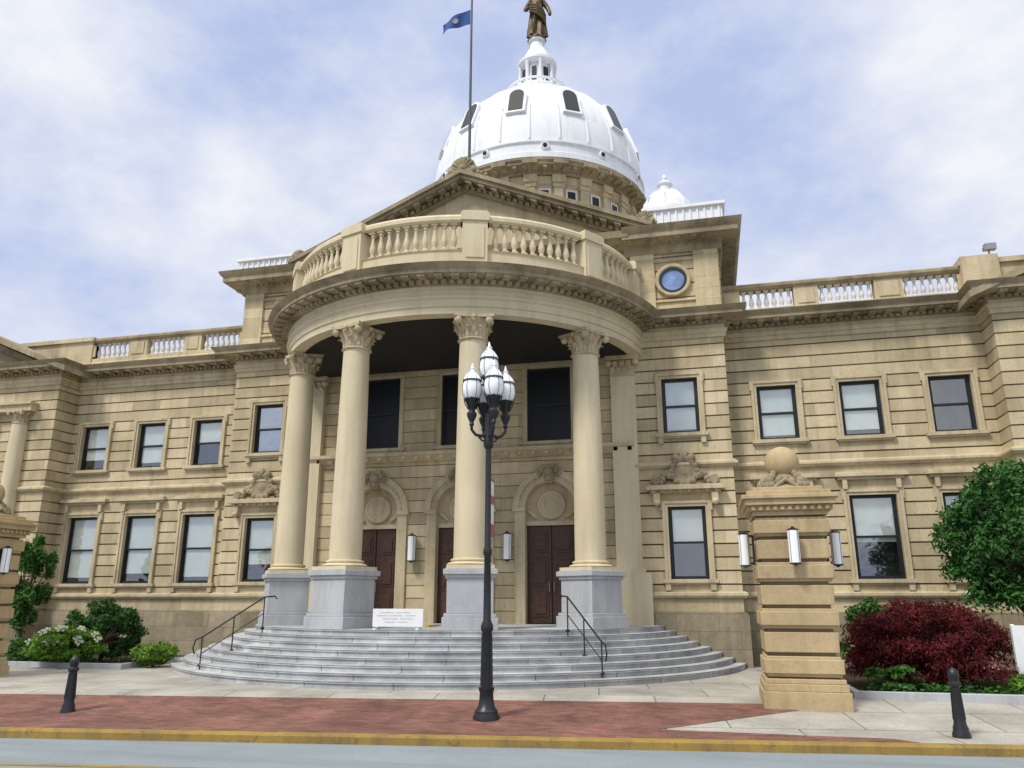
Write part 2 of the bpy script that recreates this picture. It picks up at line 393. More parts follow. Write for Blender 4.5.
# ---- windows
wc = {}
def window(x, y, z, w, h, kind, blind, gl='glass'):
    key = (w, h, kind, blind, gl)
    if key not in wc:
        d = {}
        f = MB(); t = .08
        f.box(-w/2-.01, -w/2+t, .10, .27, .0, h); f.box(w/2-t, w/2+.01, .10, .27, 0, h)
        f.box(-w/2+t, w/2-t, .10, .27, h-t, h+.01); f.box(-w/2+t, w/2-t, .10, .27, -.01, t)
        f.box(-w/2+t, w/2-t, .12, .21, h*.5-.03, h*.5+.03)
        for u0, u1, yy in ((t, h*.5-.03, .165), (h*.5+.03, h-t, .14)):
            f.box(-w/2+t, -w/2+t+.03, yy-.015, yy+.03, u0, u1); f.box(w/2-t-.03, w/2-t, yy-.015, yy+.03, u0, u1)
        d['frame'] = f.mesh('window', M['frame'])
        p = MB(); p.box(-w/2+t+.025, w/2-t-.025, .168, .174, t, h*.5-.03); d['p1'] = p.mesh('pane', M[gl])
        p = MB(); p.box(-w/2+t+.025, w/2-t-.025, .145, .151, h*.5+.03, h-t); d['p2'] = p.mesh('pane', M[gl])
        if blind > 0:
            p = MB(); nb = int(h*blind/.06)
            z1 = h-t*.8
            for k in range(nb):
                za = z1-(k+1)*.06
                p.add([(-w/2+.05, .184, za+.06), (w/2-.05, .184, za+.06), (w/2-.05, .196, za), (-w/2+.05, .196, za)], [(0, 1, 2, 3)])
            d['blind'] = p.mesh('blind', M['blind'], 0)
        sm = MB(); q = .13; iw = w/2-.004
        if kind != 'loggia':
            for sg in (-1, 1):
                sm.box(min(sg*iw, sg*(iw+q)), max(sg*iw, sg*(iw+q)), -.05, .03, .0, h+q)
                sm.box(min(sg*(iw+q*.6), sg*(iw+q+.02)), max(sg*(iw+q*.6), sg*(iw+q+.02)), -.085, .02, .0, h+q+.02)
                sm.box(min(sg*(iw+q*.5), sg*(iw+q+.06)), max(sg*(iw+q*.5), sg*(iw+q+.06)), -.075, .021, h-.12, h+q+.025)
                sm.box(min(sg*(w/2-.006), sg*(w/2+.02)), max(sg*(w/2-.006), sg*(w/2+.02)), .03, .10, .0, h)
            sm.box(-iw+.0, iw, -.052, .03, h-.004, h+q+.002); sm.box(-iw-q*.6, iw+q*.6, -.087, .021, h+q*.6, h+q+.021)
            if kind == 'wing_low':
                sm.box(-iw-q-.12, iw+q+.12, -.10, .02, h+.42, h+.5); sm.box(-iw-q-.2, iw+q+.2, -.2, .02, h+.5, h+.58); sm.box(-iw-q-.17, iw+q+.17, -.16, .02, h+.58, h+.62)
                for sg in (-1, 1): sm.box(sg*(iw+.08)-.06, sg*(iw+.08)+.06, -.13, .02, h+.16, h+.42)
            if kind == 'pav_low':
                sm.box(-iw-.45, iw+.45, -.14, .02, h+.36, h+.45); sm.box(-iw-.55, iw+.55, -.3, .02, h+.45, h+.54); sm.box(-iw-.5, iw+.5, -.24, .02, h+.54, h+.59)
                for sg in (-1, 1):
                    sm.box(sg*(iw+.28)-.09, sg*(iw+.28)+.09, -.22, .02, h+.08, h+.36); sm.sphere((sg*(iw+.28), -.2, h+.1), .1, 10)
                for k in range(8): sm.box(-iw-.4+k*.245, -iw-.3+k*.245, -.22, .02, h+.38, h+.448)
        else:
            sm.box(-iw-.14, -iw, -.04, .03, 0, h); sm.box(iw, iw+.14, -.04, .03, 0, h); sm.box(-iw-.14, iw+.14, -.042, .03, h, h+.1)
        d['surround'] = sm.mesh('surround', M['trim'])
        sl = MB(); sl.box(-w/2-.22, w/2+.22, -.13, .095, -.1, -.002); sl.box(-w/2-.17, w/2+.17, -.09, .05, -.15, -.1)
        if kind != 'wing_up':
            for sg in (-1, 1): sl.box(sg*(w/2+.08)-.07, sg*(w/2+.08)+.07, -.09, .03, -.3, -.15)
        d['sill'] = sl.mesh('sill', M['trim'])
        if kind == 'pav_low':
            cv = MB(); zc = h+.98
            cv.lathe([(.24, -.1), (.30, -.16), (.36, -.16), (.42, -.1), (.42, .03), (.24, .03)], 0, 0, zc, 24, 'y')
            cv.sphere((0, -.05, zc), .2, 14, (1, .4, 1))
            for k in range(14):
                a = 2*pi*k/14; cv.sphere((.37*cos(a), -.13, zc+.37*sin(a)), .085, 8, (1, .8, 1))
            for sg in (-1, 1):
                for k in range(9):
                    t = k/8; cv.sphere((sg*(.42+.48*t), -.11, h+.85-.17*t+.1*sin(t*9)), .11-.05*t, 8)
                cv.lathe([(.06, -.2), (.12, -.2), (.12, 0)], sg*.8, 0, h+.72, 12, 'y')
                cv.sphere((sg*.22, -.12, zc+.38), .12, 8); 
            cv.sphere((0, -.14, zc+.46), .13, 8, (1, .8, 1.1)); cv.box(-.5, .5, -.1, .02, h+.59, h+.66)
            d['carving'] = cv.mesh('carving', M['dark_trim'])
        wc[key] = d
    d = wc[key]
    wo = put('window', d['frame'], CH, (x, y, z))
    put('pane', d['p1'], wo); put('pane', d['p2'], wo)
    for k in ('blind', 'surround', 'sill', 'carving'):
        if k in d: put(k, d[k], wo)
bl_up = {(1, 0): .88, (1, 1): .86, (1, 2): 0, (-1, 0): .5, (-1, 1): .86, (-1, 2): .72}
bl_lo = {(1, 0): .66, (1, 1): .55, (1, 2): .48, (-1, 0): .9, (-1, 1): .84, (-1, 2): .88}
for sg in (-1, 1):
    for i, x in enumerate(WX):
        window(sg*x, .7, LOWW[1], LOWW[0], LOWW[2]-LOWW[1], 'wing_low', bl_lo[(sg, i)])
        window(sg*x, .7, UPW[1], UPW[0], UPW[2]-UPW[1], 'wing_up', bl_up[(sg, i)])
    window(sg*PWX, 0, PLOW[1], PLOW[0], PLOW[2]-PLOW[1], 'pav_low', .5 if sg > 0 else .7)
    window(sg*PWX, 0, PUPW[1], PUPW[0], PUPW[2]-PUPW[1], 'pav_up', .9, 'glass' if sg > 0 else 'glass_bright')
    window(sg*20, -.2, 2.45, 1.2, 2.25, 'wing_low', .48); window(sg*20, -.2, 6.35, 1.2, 1.6, 'wing_up', .48)

# ---- portico wall, arches, doors
DX = (-2.75, 0, 2.75)
ops = [(x-.75, x+.75, 1.25, 5.25) for x in DX]+[(x-.68, x+.68, 6.5, 8.8) for x in DX]
b = MB(); j = MB(); coursed(b, j, -5.3, 5.3, .1, .2, 9.9, ops, thick=.5, g=.022, d=.035); w = b.build('portico_wall', 'wall', CH); j.build('wall_joints', 'joint', w)
b = MB(); b.box(-5.2, 5.2, .9, 5, .2, 9.7); b.build('interior', 'interior', CH)
for x in DX:
    window(x, .1, 6.5, 1.36, 2.3, 'loggia', 0, 'darkglass')
    a = MB()
    for sg in (-1, 1):
        arc = [(x+sg*.75*cos(t*pi/24), 4.5+.75*sin(t*pi/24)) for t in range(13)]
        a.prism_y(arc+[(x+sg*.75, 5.25)], .102, .58)
        a.box(min(x+sg*.746, x+sg*1.06), max(x+sg*.746, x+sg*1.06), .03, .35, 1.25, 4.42)
        a.box(min(x+sg*.74, x+sg*1.12), max(x+sg*.74, x+sg*1.12), -.02, .34, 4.42, 4.54)
    a.arc_band(x, 4.54, .745, .98, .02, .14); a.arc_band(x, 4.54, .93, 1.1, -.03, .13)
    for k in range(17):
        t = pi*(k+.5)/17; a.sphere((x+.86*cos(t), .02, 4.54+.86*sin(t)), .045, 6)
    ar = a.build('arch', 'trim', CH)
    k = MB(); k.prism_y([(x-.12, 5.22), (x+.12, 5.22), (x+.2, 5.78), (x-.2, 5.78)], -.12, .14)
    k.sphere((x, -.12, 5.55), .15, 10); k.sphere((x, -.12, 5.36), .1, 8)
    for sg in (-1, 1): k.sphere((x+sg*.2, -.06, 5.62), .12, 8); k.sphere((x+sg*.3, -.02, 5.5), .09, 8)
    k.build('keystone', 'dark_trim', ar)
    t = MB(); t.box(x-.76, x+.76, .32, .42, 4.1, 5.3); t.box(x-.735, x+.735, .2, .33, 4.02, 4.14)
    t.lathe([(.30, .26), (.34, .23), (.40, .23), (.44, .27), (.44, .33), (.30, .33)], x, 0, 4.62, 28, 'y'); t.sphere((x, .3, 4.62), .26, 14, (1, .3, 1))
    for sg in (-1, 1):
        for q in range(4): t.sphere((x+sg*(.48+.06*q), .29, 4.28+.05*q), .07, 8)
    t.build('tympanum', 'trim', ar)
    d = MB(); d.box(x-.74, x+.74, .34, .40, 1.25, 4.02)
    for sg in (-1, 1):
        xa, xb = (x+.02, x+.7) if sg > 0 else (x-.7, x-.02)
        d.box(xa, xb, .29, .35, 1.27, 4.0)
        for z0, z1 in ((1.45, 2.15), (2.3, 3.1), (3.25, 3.85)):
            d.box(xa+.09, xb-.09, .265, .295, z0, z1); d.box(xa+.16, xb-.16, .235, .27, z0+.08, z1-.08)
    dr = d.build('door', 'door', CH)
    h = MB()
    for sg in (-1, 1):
        h.tube([(x+sg*.07, .29, 2.1), (x+sg*.07, .2, 2.14), (x+sg*.07, .2, 2.4), (x+sg*.07, .29, 2.44)], .014)
    h.build('handle', 'steel', dr)
b = MB()
b.sweep([(-5.28, .1), (5.28, .1)], [(-.02, 6.05), (.06, 6.05), (.2, 6.2), (.28, 6.22), (.28, 6.32), (.1, 6.36), (-.02, 6.36)])
for k in range(26): b.box(-5.1+k*.41-.06, -5.1+k*.41+.06, -.1, .09, 6.09, 6.2)
b.build('balcony_ledge', 'trim', CH)
def wall_lantern(parent, loc, rot, sc=1.0):
    f = MB(); r, h = .115, .34; cy = -.2
    f.lathe([(r+.006, h), (r+.01, h+.02), (.05, h+.05), (.02, h+.08), (.004, h+.09)], 0, cy, 0, 14)
    f.lathe([(.01, -h-.07), (.05, -h-.04), (r+.006, -h-.02), (r+.006, -h)], 0, cy, 0, 14)
    for q in range(4):
        a = pi/4+q*pi/2; f.box((r+.004)*cos(a)-.004, (r+.004)*cos(a)+.004, cy+(r+.004)*sin(a)-.004, cy+(r+.004)*sin(a)+.004, -h-.005, h+.005)
    f.box(-.03, .03, cy+r, .02, h-.06, h-.01); f.box(-.03, .03, cy+r, .02, -h+.01, -h+.06); f.box(-.06, .06, -.025, .02, -h, h)
    f.v = [(p[0]*sc, p[1]*sc, p[2]*sc) for p in f.v]
    lo = f.build('lantern', 'black', parent, loc, rot)
    gq = MB(); gq.lathe([(r, -h+.001), (r, h-.001)], 0, cy, 0, 16); gq.v = [(p[0]*sc, p[1]*sc, p[2]*sc) for p in gq.v]
    gq.build('lantern_glass', 'frost', lo)
for x in (-1.45, 1.5): wall_lantern(CH, (x, .1, 3.4), 0, 1.05)

# ---- portico columns
PC = (0, .8); PR = 5.25
def leafstrip(mb, ang, r, z0, h, w):
    c = []
    for q, (dr, dz, ww) in enumerate(((0, 0, 1), (.01, .45, 1), (.05, .8, .8), (.12, 1, .55), (.16, .9, .3))):
        for sg in (-1, 1):
            rr = r+dr; tx = sg*w*ww/2
            c.append((rr*cos(ang)-tx*sin(ang), rr*sin(ang)+tx*cos(ang), z0+h*dz))
    mb.add(c, [(2*i, 2*i+1, 2*i+3, 2*i+2) for i in range(4)])
def capital_mb(r, H):
    c = MB(); c.lathe([(r*1.02, 0), (r*1.12, .03), (r*1.02, .06), (r*.95, .08), (r*1.0, H*.5), (r*1.25, H*.85)], n=24)
    for k in range(10): leafstrip(c, 2*pi*k/10, r*.98, .06, H*.42, r*.6)
    for k in range(10): leafstrip(c, 2*pi*(k+.5)/10, r*1.0, .1, H*.62, r*.6)
    for k in range(4):
        a = pi/4+k*pi/2
        c.sphere((cos(a)*r*1.55, sin(a)*r*1.55, H*.76), r*.3, 10); c.tube([(cos(a)*r, sin(a)*r, H*.4), (cos(a)*r*1.2, sin(a)*r*1.2, H*.7), (cos(a)*r*1.5, sin(a)*r*1.5, H*.84)], r*.14, 6)
        a2 = k*pi/2; c.sphere((cos(a2)*r*1.3, sin(a2)*r*1.3, H*.86), r*.2, 8)
    e = r*1.42; q = []
    for k in range(4):
        a = k*pi/2
        for u in (-1, -.85, -.4, 0, .4, .85):
            dd = e*(1-.13*(1-abs(u)**2)); x, y = dd, u*e
            q.append((x*cos(a)-y*sin(a), x*sin(a)+y*cos(a)))
    c.prism(q, H*.86, H)
    return c
ZC0, ZC1 = 2.62, 8.95
cm = MB(); hh = ZC1-.66
prof = [(.40, 2.86)]+[(.40-.055*(t**1.7), 2.86+(hh-2.86)*t) for t in [i/10 for i in range(1, 11)]]
cm.lathe(prof, n=32); shaft_me = cm.mesh('column', M['cream'])
cbm = MB(); cbm.box(-.56, .56, -.56, .56, 2.62, 2.70)
cbm.lathe([(.52, 2.70), (.555, 2.73), (.52, 2.76), (.46, 2.77), (.44, 2.79), (.47, 2.81), (.47, 2.84), (.42, 2.86)], n=32); base_me = cbm.mesh('column_base', M['cream'])
cap = capital_mb(.36, .66); cap.v = [(x, y, z+hh) for x, y, z in cap.v]; cap_me = cap.mesh('capital', M['trim'], 50)
pd = MB(); pd.box(-.64, .64, -.64, .64, 1.2, 1.52); pd.box(-.6, .6, -.6, .6, 1.52, 1.6); pd.box(-.54, .54, -.54, .54, 1.6, 2.4); pd.box(-.58, .58, -.58, .58, 2.4, 2.48); pd.box(-.63, .63, -.63, .63, 2.48, 2.60); pd.box(-.59, .59, -.59, .59, 2.6, 2.622)
ped_me = pd.mesh('pedestal', M['granite'])
for a in (-54, -18, 18, 54):
    a = RAD(a); p = (PR*sin(a), PC[1]-PR*cos(a), 0)
    c = put('column', shaft_me, CH, p, a); put('column_base', base_me, c); put('capital', cap_me, c); put('pedestal', ped_me, c, bev=.012)
for sg in (-1, 1):
    x = sg*5.02
    b = MB(); b.box(x-.36, x+.36, -.1, .14, 2.75, 8.32); po = b.build('pilaster', 'cream', CH)
    b = MB(); b.box(x-.44, x+.44, -.17, .14, 2.62, 2.75); b.build('pilaster_base', 'cream', po)
    b = MB(); b.box(x-.6, x+.6, -.22, .14, .2, 2.62); b.build('pilaster_pedestal', 'cream', po)
    b = MB(); b.box(x-.37, x+.37, -.12, .12, 8.32, 8.8); b.box(x-.5, x+.5, -.24, .12, 8.8, 8.95)
    for row, z0, h, n, w in ((0, 8.34, .24, 4, .18), (1, 8.36, .4, 3, .2)):
        for k in range(n):
            u = x+(k-(n-1)/2)*w; y0 = -.121
            c = []
            for dr, dz, ww in ((0, 0, 1), (.01, .45, 1), (.05, .8, .8), (.12, 1, .55), (.15, .9, .3)):
                for s2 in (-1, 1): c.append((u+s2*w*ww/2, y0-dr, z0+h*dz))
            b.add(c, [(2*i, 2*i+1, 2*i+3, 2*i+2) for i in range(4)])
    for q in (-1, 1): b.sphere((x+q*.4, -.17, 8.72), .11, 10)
    b.build('pilaster_capital', 'trim', po)

# ---- portico entablature
def arcpath(R, a0, a1, n): return [(R*sin(RAD(a0+(a1-a0)*i/n)), PC[1]-R*cos(RAD(a0+(a1-a0)*i/n))) for i in range(n+1)]
ap = arcpath(5.65, -87.5, 87.5, 70)
b = MB(); b.sweep(ap, [(-.85, 8.95), (0, 8.95), (0, 9.13), (.035, 9.14), (.035, 9.32), (.09, 9.36), (.1, 9.41), (.02, 9.42), (.02, 9.58), (.08, 9.62), (.08, 9.68), (-.85, 9.68)])
pe = b.build('portico_entablature', 'cream', CH)
b = MB(); b.sweep(ap, [(-.5, 9.682), (.12, 9.682), (.14, 9.79), (.2, 9.835), (.56, 9.86), (.56, 9.96), (.62, 10.0), (.7, 10.09), (-.5, 10.11)])
a = -86.0
while a < 86:
    ar = RAD(a); b.obox(5.65*sin(ar), PC[1]-5.65*cos(ar), ar, .062, .115, .27, 9.692, 9.79); a += 2.05
a = -85.0
while a < 86:
    ar = RAD(a); b.obox(5.65*sin(ar), PC[1]-5.65*cos(ar), ar, .105, .115, .52, 9.79, 9.868); a += 4.1
b.build('cornice', 'dark_trim', pe)
b = MB(); b.prism(arcpath(5.30, -80, 80, 40), 8.93, 8.948)  # thin dark sheet below the soffit, painted-in shade
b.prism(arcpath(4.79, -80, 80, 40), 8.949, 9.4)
b.build('portico_ceiling', 'ceiling_shade', CH)
b = MB(); b.prism(arcpath(5.5, -80, 80, 40), 9.98, 10.06); b.build('portico_roof', 'roofgrey', CH)

# ---- portico balustrade
BR = 5.45
b = MB(); b.sweep(arcpath(BR, -82, 82, 60), [(-.16, 10.05), (.2, 10.05), (.2, 10.22), (.14, 10.28), (.14, 10.70), (.18, 10.74), (-.16, 10.74)])
ba = b.build('balustrade', 'cream', CH)
b = MB(); b.sweep(arcpath(BR, -82, 82, 60), [(-.15, 11.56), (.11, 11.56), (.16, 11.61), (.16, 11.71), (.11, 11.78), (-.1, 11.78), (-.15, 11.71)]); b.build('handrail', 'cream', ba)
def baluster_mesh(h, r, mat):
    m = MB(); m.box(-r*.95, r*.95, -r*.95, r*.95, 0, h*.1); m.box(-r*.95, r*.95, -r*.95, r*.95, h*.92, h)
    m.lathe([(r*.7, h*.1), (r*.8, h*.13), (r*.55, h*.18), (r*.95, h*.32), (r*.98, h*.4), (r*.75, h*.52), (r*.48, h*.68), (r*.45, h*.8), (r*.75, h*.84), (r*.6, h*.92)], n=12)
    return m.mesh('baluster', M[mat])
bme = baluster_mesh(.83, .09, 'cream')
for a in (-81, -54, -18, 18, 54, 81):
    ar = RAD(a); pm = MB(); X, Y = BR*sin(ar), PC[1]-BR*cos(ar)
    pm.obox(X, Y, ar, .33, -.2, .23, 10.06, 11.56); pm.obox(X, Y, ar, .24, .22, .26, 10.5, 11.4); pm.obox(X, Y, ar, .38, -.24, .28, 11.56, 11.78); pm.obox(X, Y, ar, .33, -.2, .23, 11.78, 11.85); pm.obox(X, Y, ar, .37, -.23, .28, 10.062, 10.3)
    pm.build('balustrade_pier', 'cream', ba)
for a0, a1, n in ((-81, -54, 6), (-54, -18, 10), (-18, 18, 10), (18, 54, 10), (54, 81, 6)):
    for i in range(n):
        t = RAD(a0+4.4+(a1-a0-8.8)*(i+.5)/n)
        put('baluster', bme, ba, (BR*sin(t), PC[1]-BR*cos(t), 10.735), t)

# ---- wing balustrades
bme2 = baluster_mesh(.62, .082, 'pale')
for sg in (-1, 1):
    lo, hi = (8.0, 14.75)
    zo = 0 if sg > 0 else .17
    x0, x1 = min(sg*lo, sg*hi), max(sg*lo, sg*hi)
    b = MB(); b.sweep([(x0, 1.0), (x1, 1.0)], [(-.2, 10.05), (.24, 10.05), (.24, 10.24+zo), (.2, 10.28+zo), (.2, 10.42+zo), (-.2, 10.42+zo)])
    wb = b.build('wing_balustrade', 'trim', CH)
    b = MB(); b.sweep([(x0, 1.0), (x1, 1.0)], [(-.2, 11.04+zo), (.2, 11.04+zo), (.26, 11.1+zo), (.26, 11.18+zo), (.2, 11.23+zo), (-.2, 11.23+zo)]); b.build('coping', 'dark_trim', wb)
    edges = [lo]+[e for x in WX for e in (x-.78, x+.78)]+[hi]
    for i in range(0, len(edges), 2):
        xa, xb = sorted((sg*edges[i], sg*edges[i+1]))
        b = MB(); b.box(xa, xb, .83, 1.17, 10.42+zo, 11.04+zo); b.box(xa+.12, xb-.12, .80, .84, 10.5+zo, 10.96+zo); b.build('balustrade_pier', 'trim', wb)
    for x in WX:
        for i in range(7): put('baluster', bme2, wb, (sg*x-.66+i*.22, 1.0, 10.42+zo))
    # end pavilion parapet + pediment
    xa, xb = sorted((sg*14.75, sg*25))
    b = MB(); b.box(xa, xb, .75, 1.15, 10.06, 11.18+zo*.5); b.box(xa-.08, xb+.08, .66, 1.24, 11.18+zo*.5, 11.33+zo*.5)
    if sg > 0: b.box(14.72, 15.7, .6, 1.3, 10.07, 11.42)
    b.build('end_parapet', 'trim', CH)
    b = MB(); cx = sg*20; hw = 4.95; sl = .43
    for s2 in (-1, 1):
        n1 = lambda x, z: (cx+s2*x, z)
        b.prism_y([n1(0, 10.12+hw*sl), n1(hw+.7, 10.12-.7*sl+.03), n1(hw+.7, 10.12-.7*sl-.2+.05), n1(0, 10.12+hw*sl-.26)], -.8, .4)
        b.prism_y([n1(0, 9.84+hw*sl-.0), n1(hw, 9.86), n1(hw-.5, 9.86), n1(0, 9.84+hw*sl-.22)], -.42, .38)
    b.prism_y([(cx-hw, 10.0), (cx+hw, 10.0), (cx, 10.0+hw*sl)], -.22, .35)
    b.build('end_pediment', 'dark_trim', CH)
    for ox in (16.3, 17.8, 22.2, 23.7):
        c = MB(); c.lathe([(.30, 2.8)]+[(.30-.045*(t/8)**1.7, 2.8+5.1*t/8) for t in range(1, 9)], n=24); c.lathe([(.38, 2.6), (.4, 2.66), (.34, 2.72), (.35, 2.78), (.30, 2.82)], n=24)
        co = c.build('engaged_column', 'cream', CH, (sg*ox, -.34, 0))
        c2 = capital_mb(.25, .48); c2.v = [(x, y, z+7.9) for x, y, z in c2.v]; c2.build('capital', 'trim', co, ang=50)
        c3 = MB(); c3.box(-.42, .42, -.4, .2, -.2, 2.5); c3.box(-.47, .47, -.45, .2, 2.5, 2.602); c3.box(-.47, .47, -.45, .2, -.2, 1.62); c3.build('pedestal', 'trim', co)
    b = MB(); xa, xb = sorted((sg*15.8, sg*24.2)); b.box(xa, xb, -.5, -.19, 8.38, 8.62); b.box(xa-.05, xb+.05, -.58, -.19, 8.62, 8.7); b.build('column_lintel', 'trim', CH)

# ---- attic
for sg in (-1, 1):
    x0, x1 = sorted((sg*5.35, sg*8.05))
    b = MB(); j = MB(); coursed(b, j, x0, x1, .15, 10.05, 12.3, (), ch=.45, zref=10.3, d=.055)
    for xx in (7.65, 5.75):
        xa, xb = sorted((sg*(xx-.36), sg*(xx+.36))); b.box(xa, xb, .06, .16, 10.3, 12.2); b.box(xa-.05, xb+.05, .02, .16, 10.06, 10.3)
    b.box(sorted((sg*7.6, sg*8.049))[0], sorted((sg*7.6, sg*8.049))[1], .575, 7, 10.05, 12.3)
    for u in (-.72, .66): b.box(sg*PWX+u, sg*PWX+u+.06, .09, .16, 10.62, 12.0)
    for z in (10.62, 11.94): b.box(sg*PWX-.66, sg*PWX+.66, .09, .16, z, z+.06)
    at = b.build('attic_wall', 'wall', CH); j.build('wall_joints', 'joint', at)
    pth = [(5.2, .15), (8.05, .15), (8.05, 7)]
    pth = pth if sg > 0 else [(-x, y) for x, y in reversed(pth)]
    b = MB(); b.sweep(pth, [(-.2, 12.2), (.08, 12.2), (.12, 12.3), (.12, 12.42), (.2, 12.5), (.58, 12.56), (.58, 12.72), (.66, 12.8), (.72, 12.92), (-.2, 12.98)])
    b.along(pth, .2, .06, .115, .24, 12.44, 12.53); b.along(pth, .46, .1, .115, .52, 12.5, 12.57); b.build('attic_cornice', 'dark_trim', at)
    if sg > 0:
        w = MB(); w.lathe([(.41, .18), (.42, .04), (.45, .02), (.51, .02), (.54, .06), (.54, .18)], sg*PWX, 0, 11.3, 36, 'y', cap=False)
        ro = w.build('round_window', 'trim', CH)
        w = MB(); w.lathe([(.37, .085), (.37, .148)], sg*PWX, 0, 11.3, 32, 'y'); w.build('pane', 'skyglass', ro)
        w = MB(); w.arc_band(sg*PWX, 11.3, .34, .415, .05, .147, 0, 2*pi, 36); w.build('sash', 'frame', ro)
    # white metal roof
    rh = 13.56 if sg > 0 else 13.4
    b = MB(); x0, x1 = sorted((sg*5.9, sg*8.25))
    b.box(x0, x1, -.1, 6.5, 12.96, rh)
    n = 11
    for k in range(n): xx = x0+(x1-x0)*(k+.5)/n; b.box(xx-.03, xx+.03, -.14, .0, 12.97, rh+.02)
    b.box(x0-.08, x1+.08, -.2, 6.6, rh, rh+.1)
    b.box(x0+.3, x1-.3, .4, 6, rh+.1, rh+.36)
    b.build('white_roof_parapet', 'white', CH)
    cu = sg*6.45 if sg > 0 else -5.65; cz = 0 if sg > 0 else -.35
    c = MB(); c.lathe([(1.0, 13.6), (1.0, 15.4), (1.12, 15.5), (1.12, 15.65), (.95, 15.7), (.9, 15.95), (.78, 16.25), (.55, 16.52), (.3, 16.68), (.22, 16.72), (.22, 16.95), (.3, 17.0), (.2, 17.1), (.07, 17.2), (.1, 17.3), (.02, 17.45)], cu, 4.5, cz, 24)
    for k in range(8):
        a = 2*pi*k/8; c.tube([(cu+cos(a)*r, 4.5+sin(a)*r, z+cz) for r, z in ((.96, 15.72), (.92, 15.96), (.8, 16.26), (.56, 16.54), (.3, 16.7))], .03, 6)
    c.build('roof_cupola', 'white', CH)
b = MB(); j = MB(); coursed(b, j, -5.35, 5.35, .3, 10.05, 13.0, (), ch=.45, zref=10.3); j.box(-7.5, 7.5, .75, 8, 9.9, 12.9); w = b.build('attic_centre_wall', 'wall', CH); j.build('wall_joints', 'joint', w)
# main pediment
b = MB(); hw, zb, za = 5.9, 13.1, 15.66; sl = (za-zb)/hw
for s2 in (-1, 1):
    q = lambda x, dz: (s2*x, za-x*sl+dz)
    b.prism_y([q(0, 0), q(hw+.1, 0), q(hw+.1, -.14), q(0, -.14)], -.62, .9)
    b.prism_y([q(0, -.14), q(hw, -.14), q(hw, -.27), q(0, -.27)], -.53, .9)
    b.prism_y([q(0, -.272), q(hw-.3, -.272), q(hw-.3, -.55), q(0, -.55)], -.12, .9)
    for k in range(28):
        x = .14+k*.205; b.prism_y([q(x-.06, -.36), q(x+.06, -.36), q(x+.06, -.47), q(x-.06, -.47)], -.24, -.1)
    for k in range(13):
        x = .25+k*.44; b.prism_y([q(x-.1, -.265), q(x+.1, -.265), q(x+.1, -.36), q(x-.1, -.36)], -.48, -.1)
pm = b.build('pediment', 'dark_trim', CH)
b = MB(); b.prism_y([(-5.6, 12.5), (5.6, 12.5), (5.6, 12.9), (0, 15.3), (-5.6, 12.9)], .05, .32); b.build('pediment_panel', 'trim', pm)
b = MB(); b.sweep([(-5.4, .05), (5.4, .05)], [(0, 12.5), (.15, 12.6), (.5, 12.65), (.55, 12.85), (0, 12.95)]); b.build('pediment_base_cornice', 'dark_trim', pm)
b = MB(); b.prism_y([(-6, 12.95), (6, 12.95), (0, 15.5)], .88, 9); b.build('gable_roof', 'roofgrey', CH)
# carved crests: a compact shell with scrolls at its foot
def crest(x, z, sc, mat='dark_trim'):
    c = MB(); c.box(-.4, .4, -.3, .1, -.15, .1)
    fan = [(.5*cos(RAD(8+164*k/16))*(1+.03*(k % 2)), .1+.58*sin(RAD(8+164*k/16))*(1+.04*(k % 2))) for k in range(17)]
    c.prism_y(fan+[(-.3, .0), (.3, .0)], -.16, .06)
    for k in range(8):
        a = RAD(16+148*k/7); c.tube([(cos(a)*.12, -.17, .1+sin(a)*.14), (cos(a)*.32, -.2, .1+sin(a)*.38), (cos(a)*.46, -.16, .1+sin(a)*.55)], [.035, .06, .05], 6)
    for sg in (-1, 1): c.sphere((sg*.42, -.18, .08), .15, 10); c.sphere((sg*.56, -.16, -.02), .1, 8)
    c.sphere((0, -.22, .15), .17, 10)
    c.v = [(p[0]*sc, p[1]*sc, p[2]*sc) for p in c.v]
    c.build('carved_crest', mat, CH, (x, -.15, z))
crest(0, 15.66, .92); crest(-5.9, 13.15, .6); crest(5.9, 13.15, .6)

# ---- dome
DX0 = -.12; DY = 12.8; dz = -.28; DZ = 22.1+dz; DR = 5.25; DH = 5.55
b = MB(); b.box(-6.5, 6.5, DY-6, DY+6, 9.9, 15.5); b.build('dome_base_block', 'wall', CH)
b = MB(); b.lathe([(5.0, 15.4), (5.0, 17.6), (5.3, 17.7), (5.3, 17.95), (4.7, 18.0), (4.7, 18.35), (4.76, 18.4), (4.76, 18.5), (4.65, 18.55), (4.65, 20.1+dz), (4.78, 20.2+dz), (4.78, 20.45+dz), (4.85, 20.5+dz)], DX0, DY, 0, 64)
for k in range(24):
    a = 2*pi*(k+.5)/24
    b.obox(DX0+4.65*sin(a), DY-4.65*cos(a), a, .2, -.1, .17, 18.5, 20.0+dz); b.obox(DX0+4.65*sin(a), DY-4.65*cos(a), a, .26, -.1, .22, 20.0+dz, 20.2+dz)
    b.obox(DX0+4.65*sin(a), DY-4.65*cos(a), a, .3, -.1, .3, 20.2+dz, 20.55+dz)
dm = b.build('drum', 'trim', CH)
b = MB(); b.lathe([(4.6, 20.52+dz), (4.92, 20.55+dz), (4.94, 20.72+dz), (5.05, 20.78+dz), (5.34, 20.84+dz), (5.34, 20.94+dz), (5.42, 21.02+dz), (5.42, 21.1+dz), (4.9, 21.22+dz)], DX0, DY, 0, 72)
for k in range(72):
    a = 2*pi*k/72; b.obox(DX0+4.92*sin(a), DY-4.92*cos(a), a, .09, 0, .38, 20.70+dz, 20.84+dz)
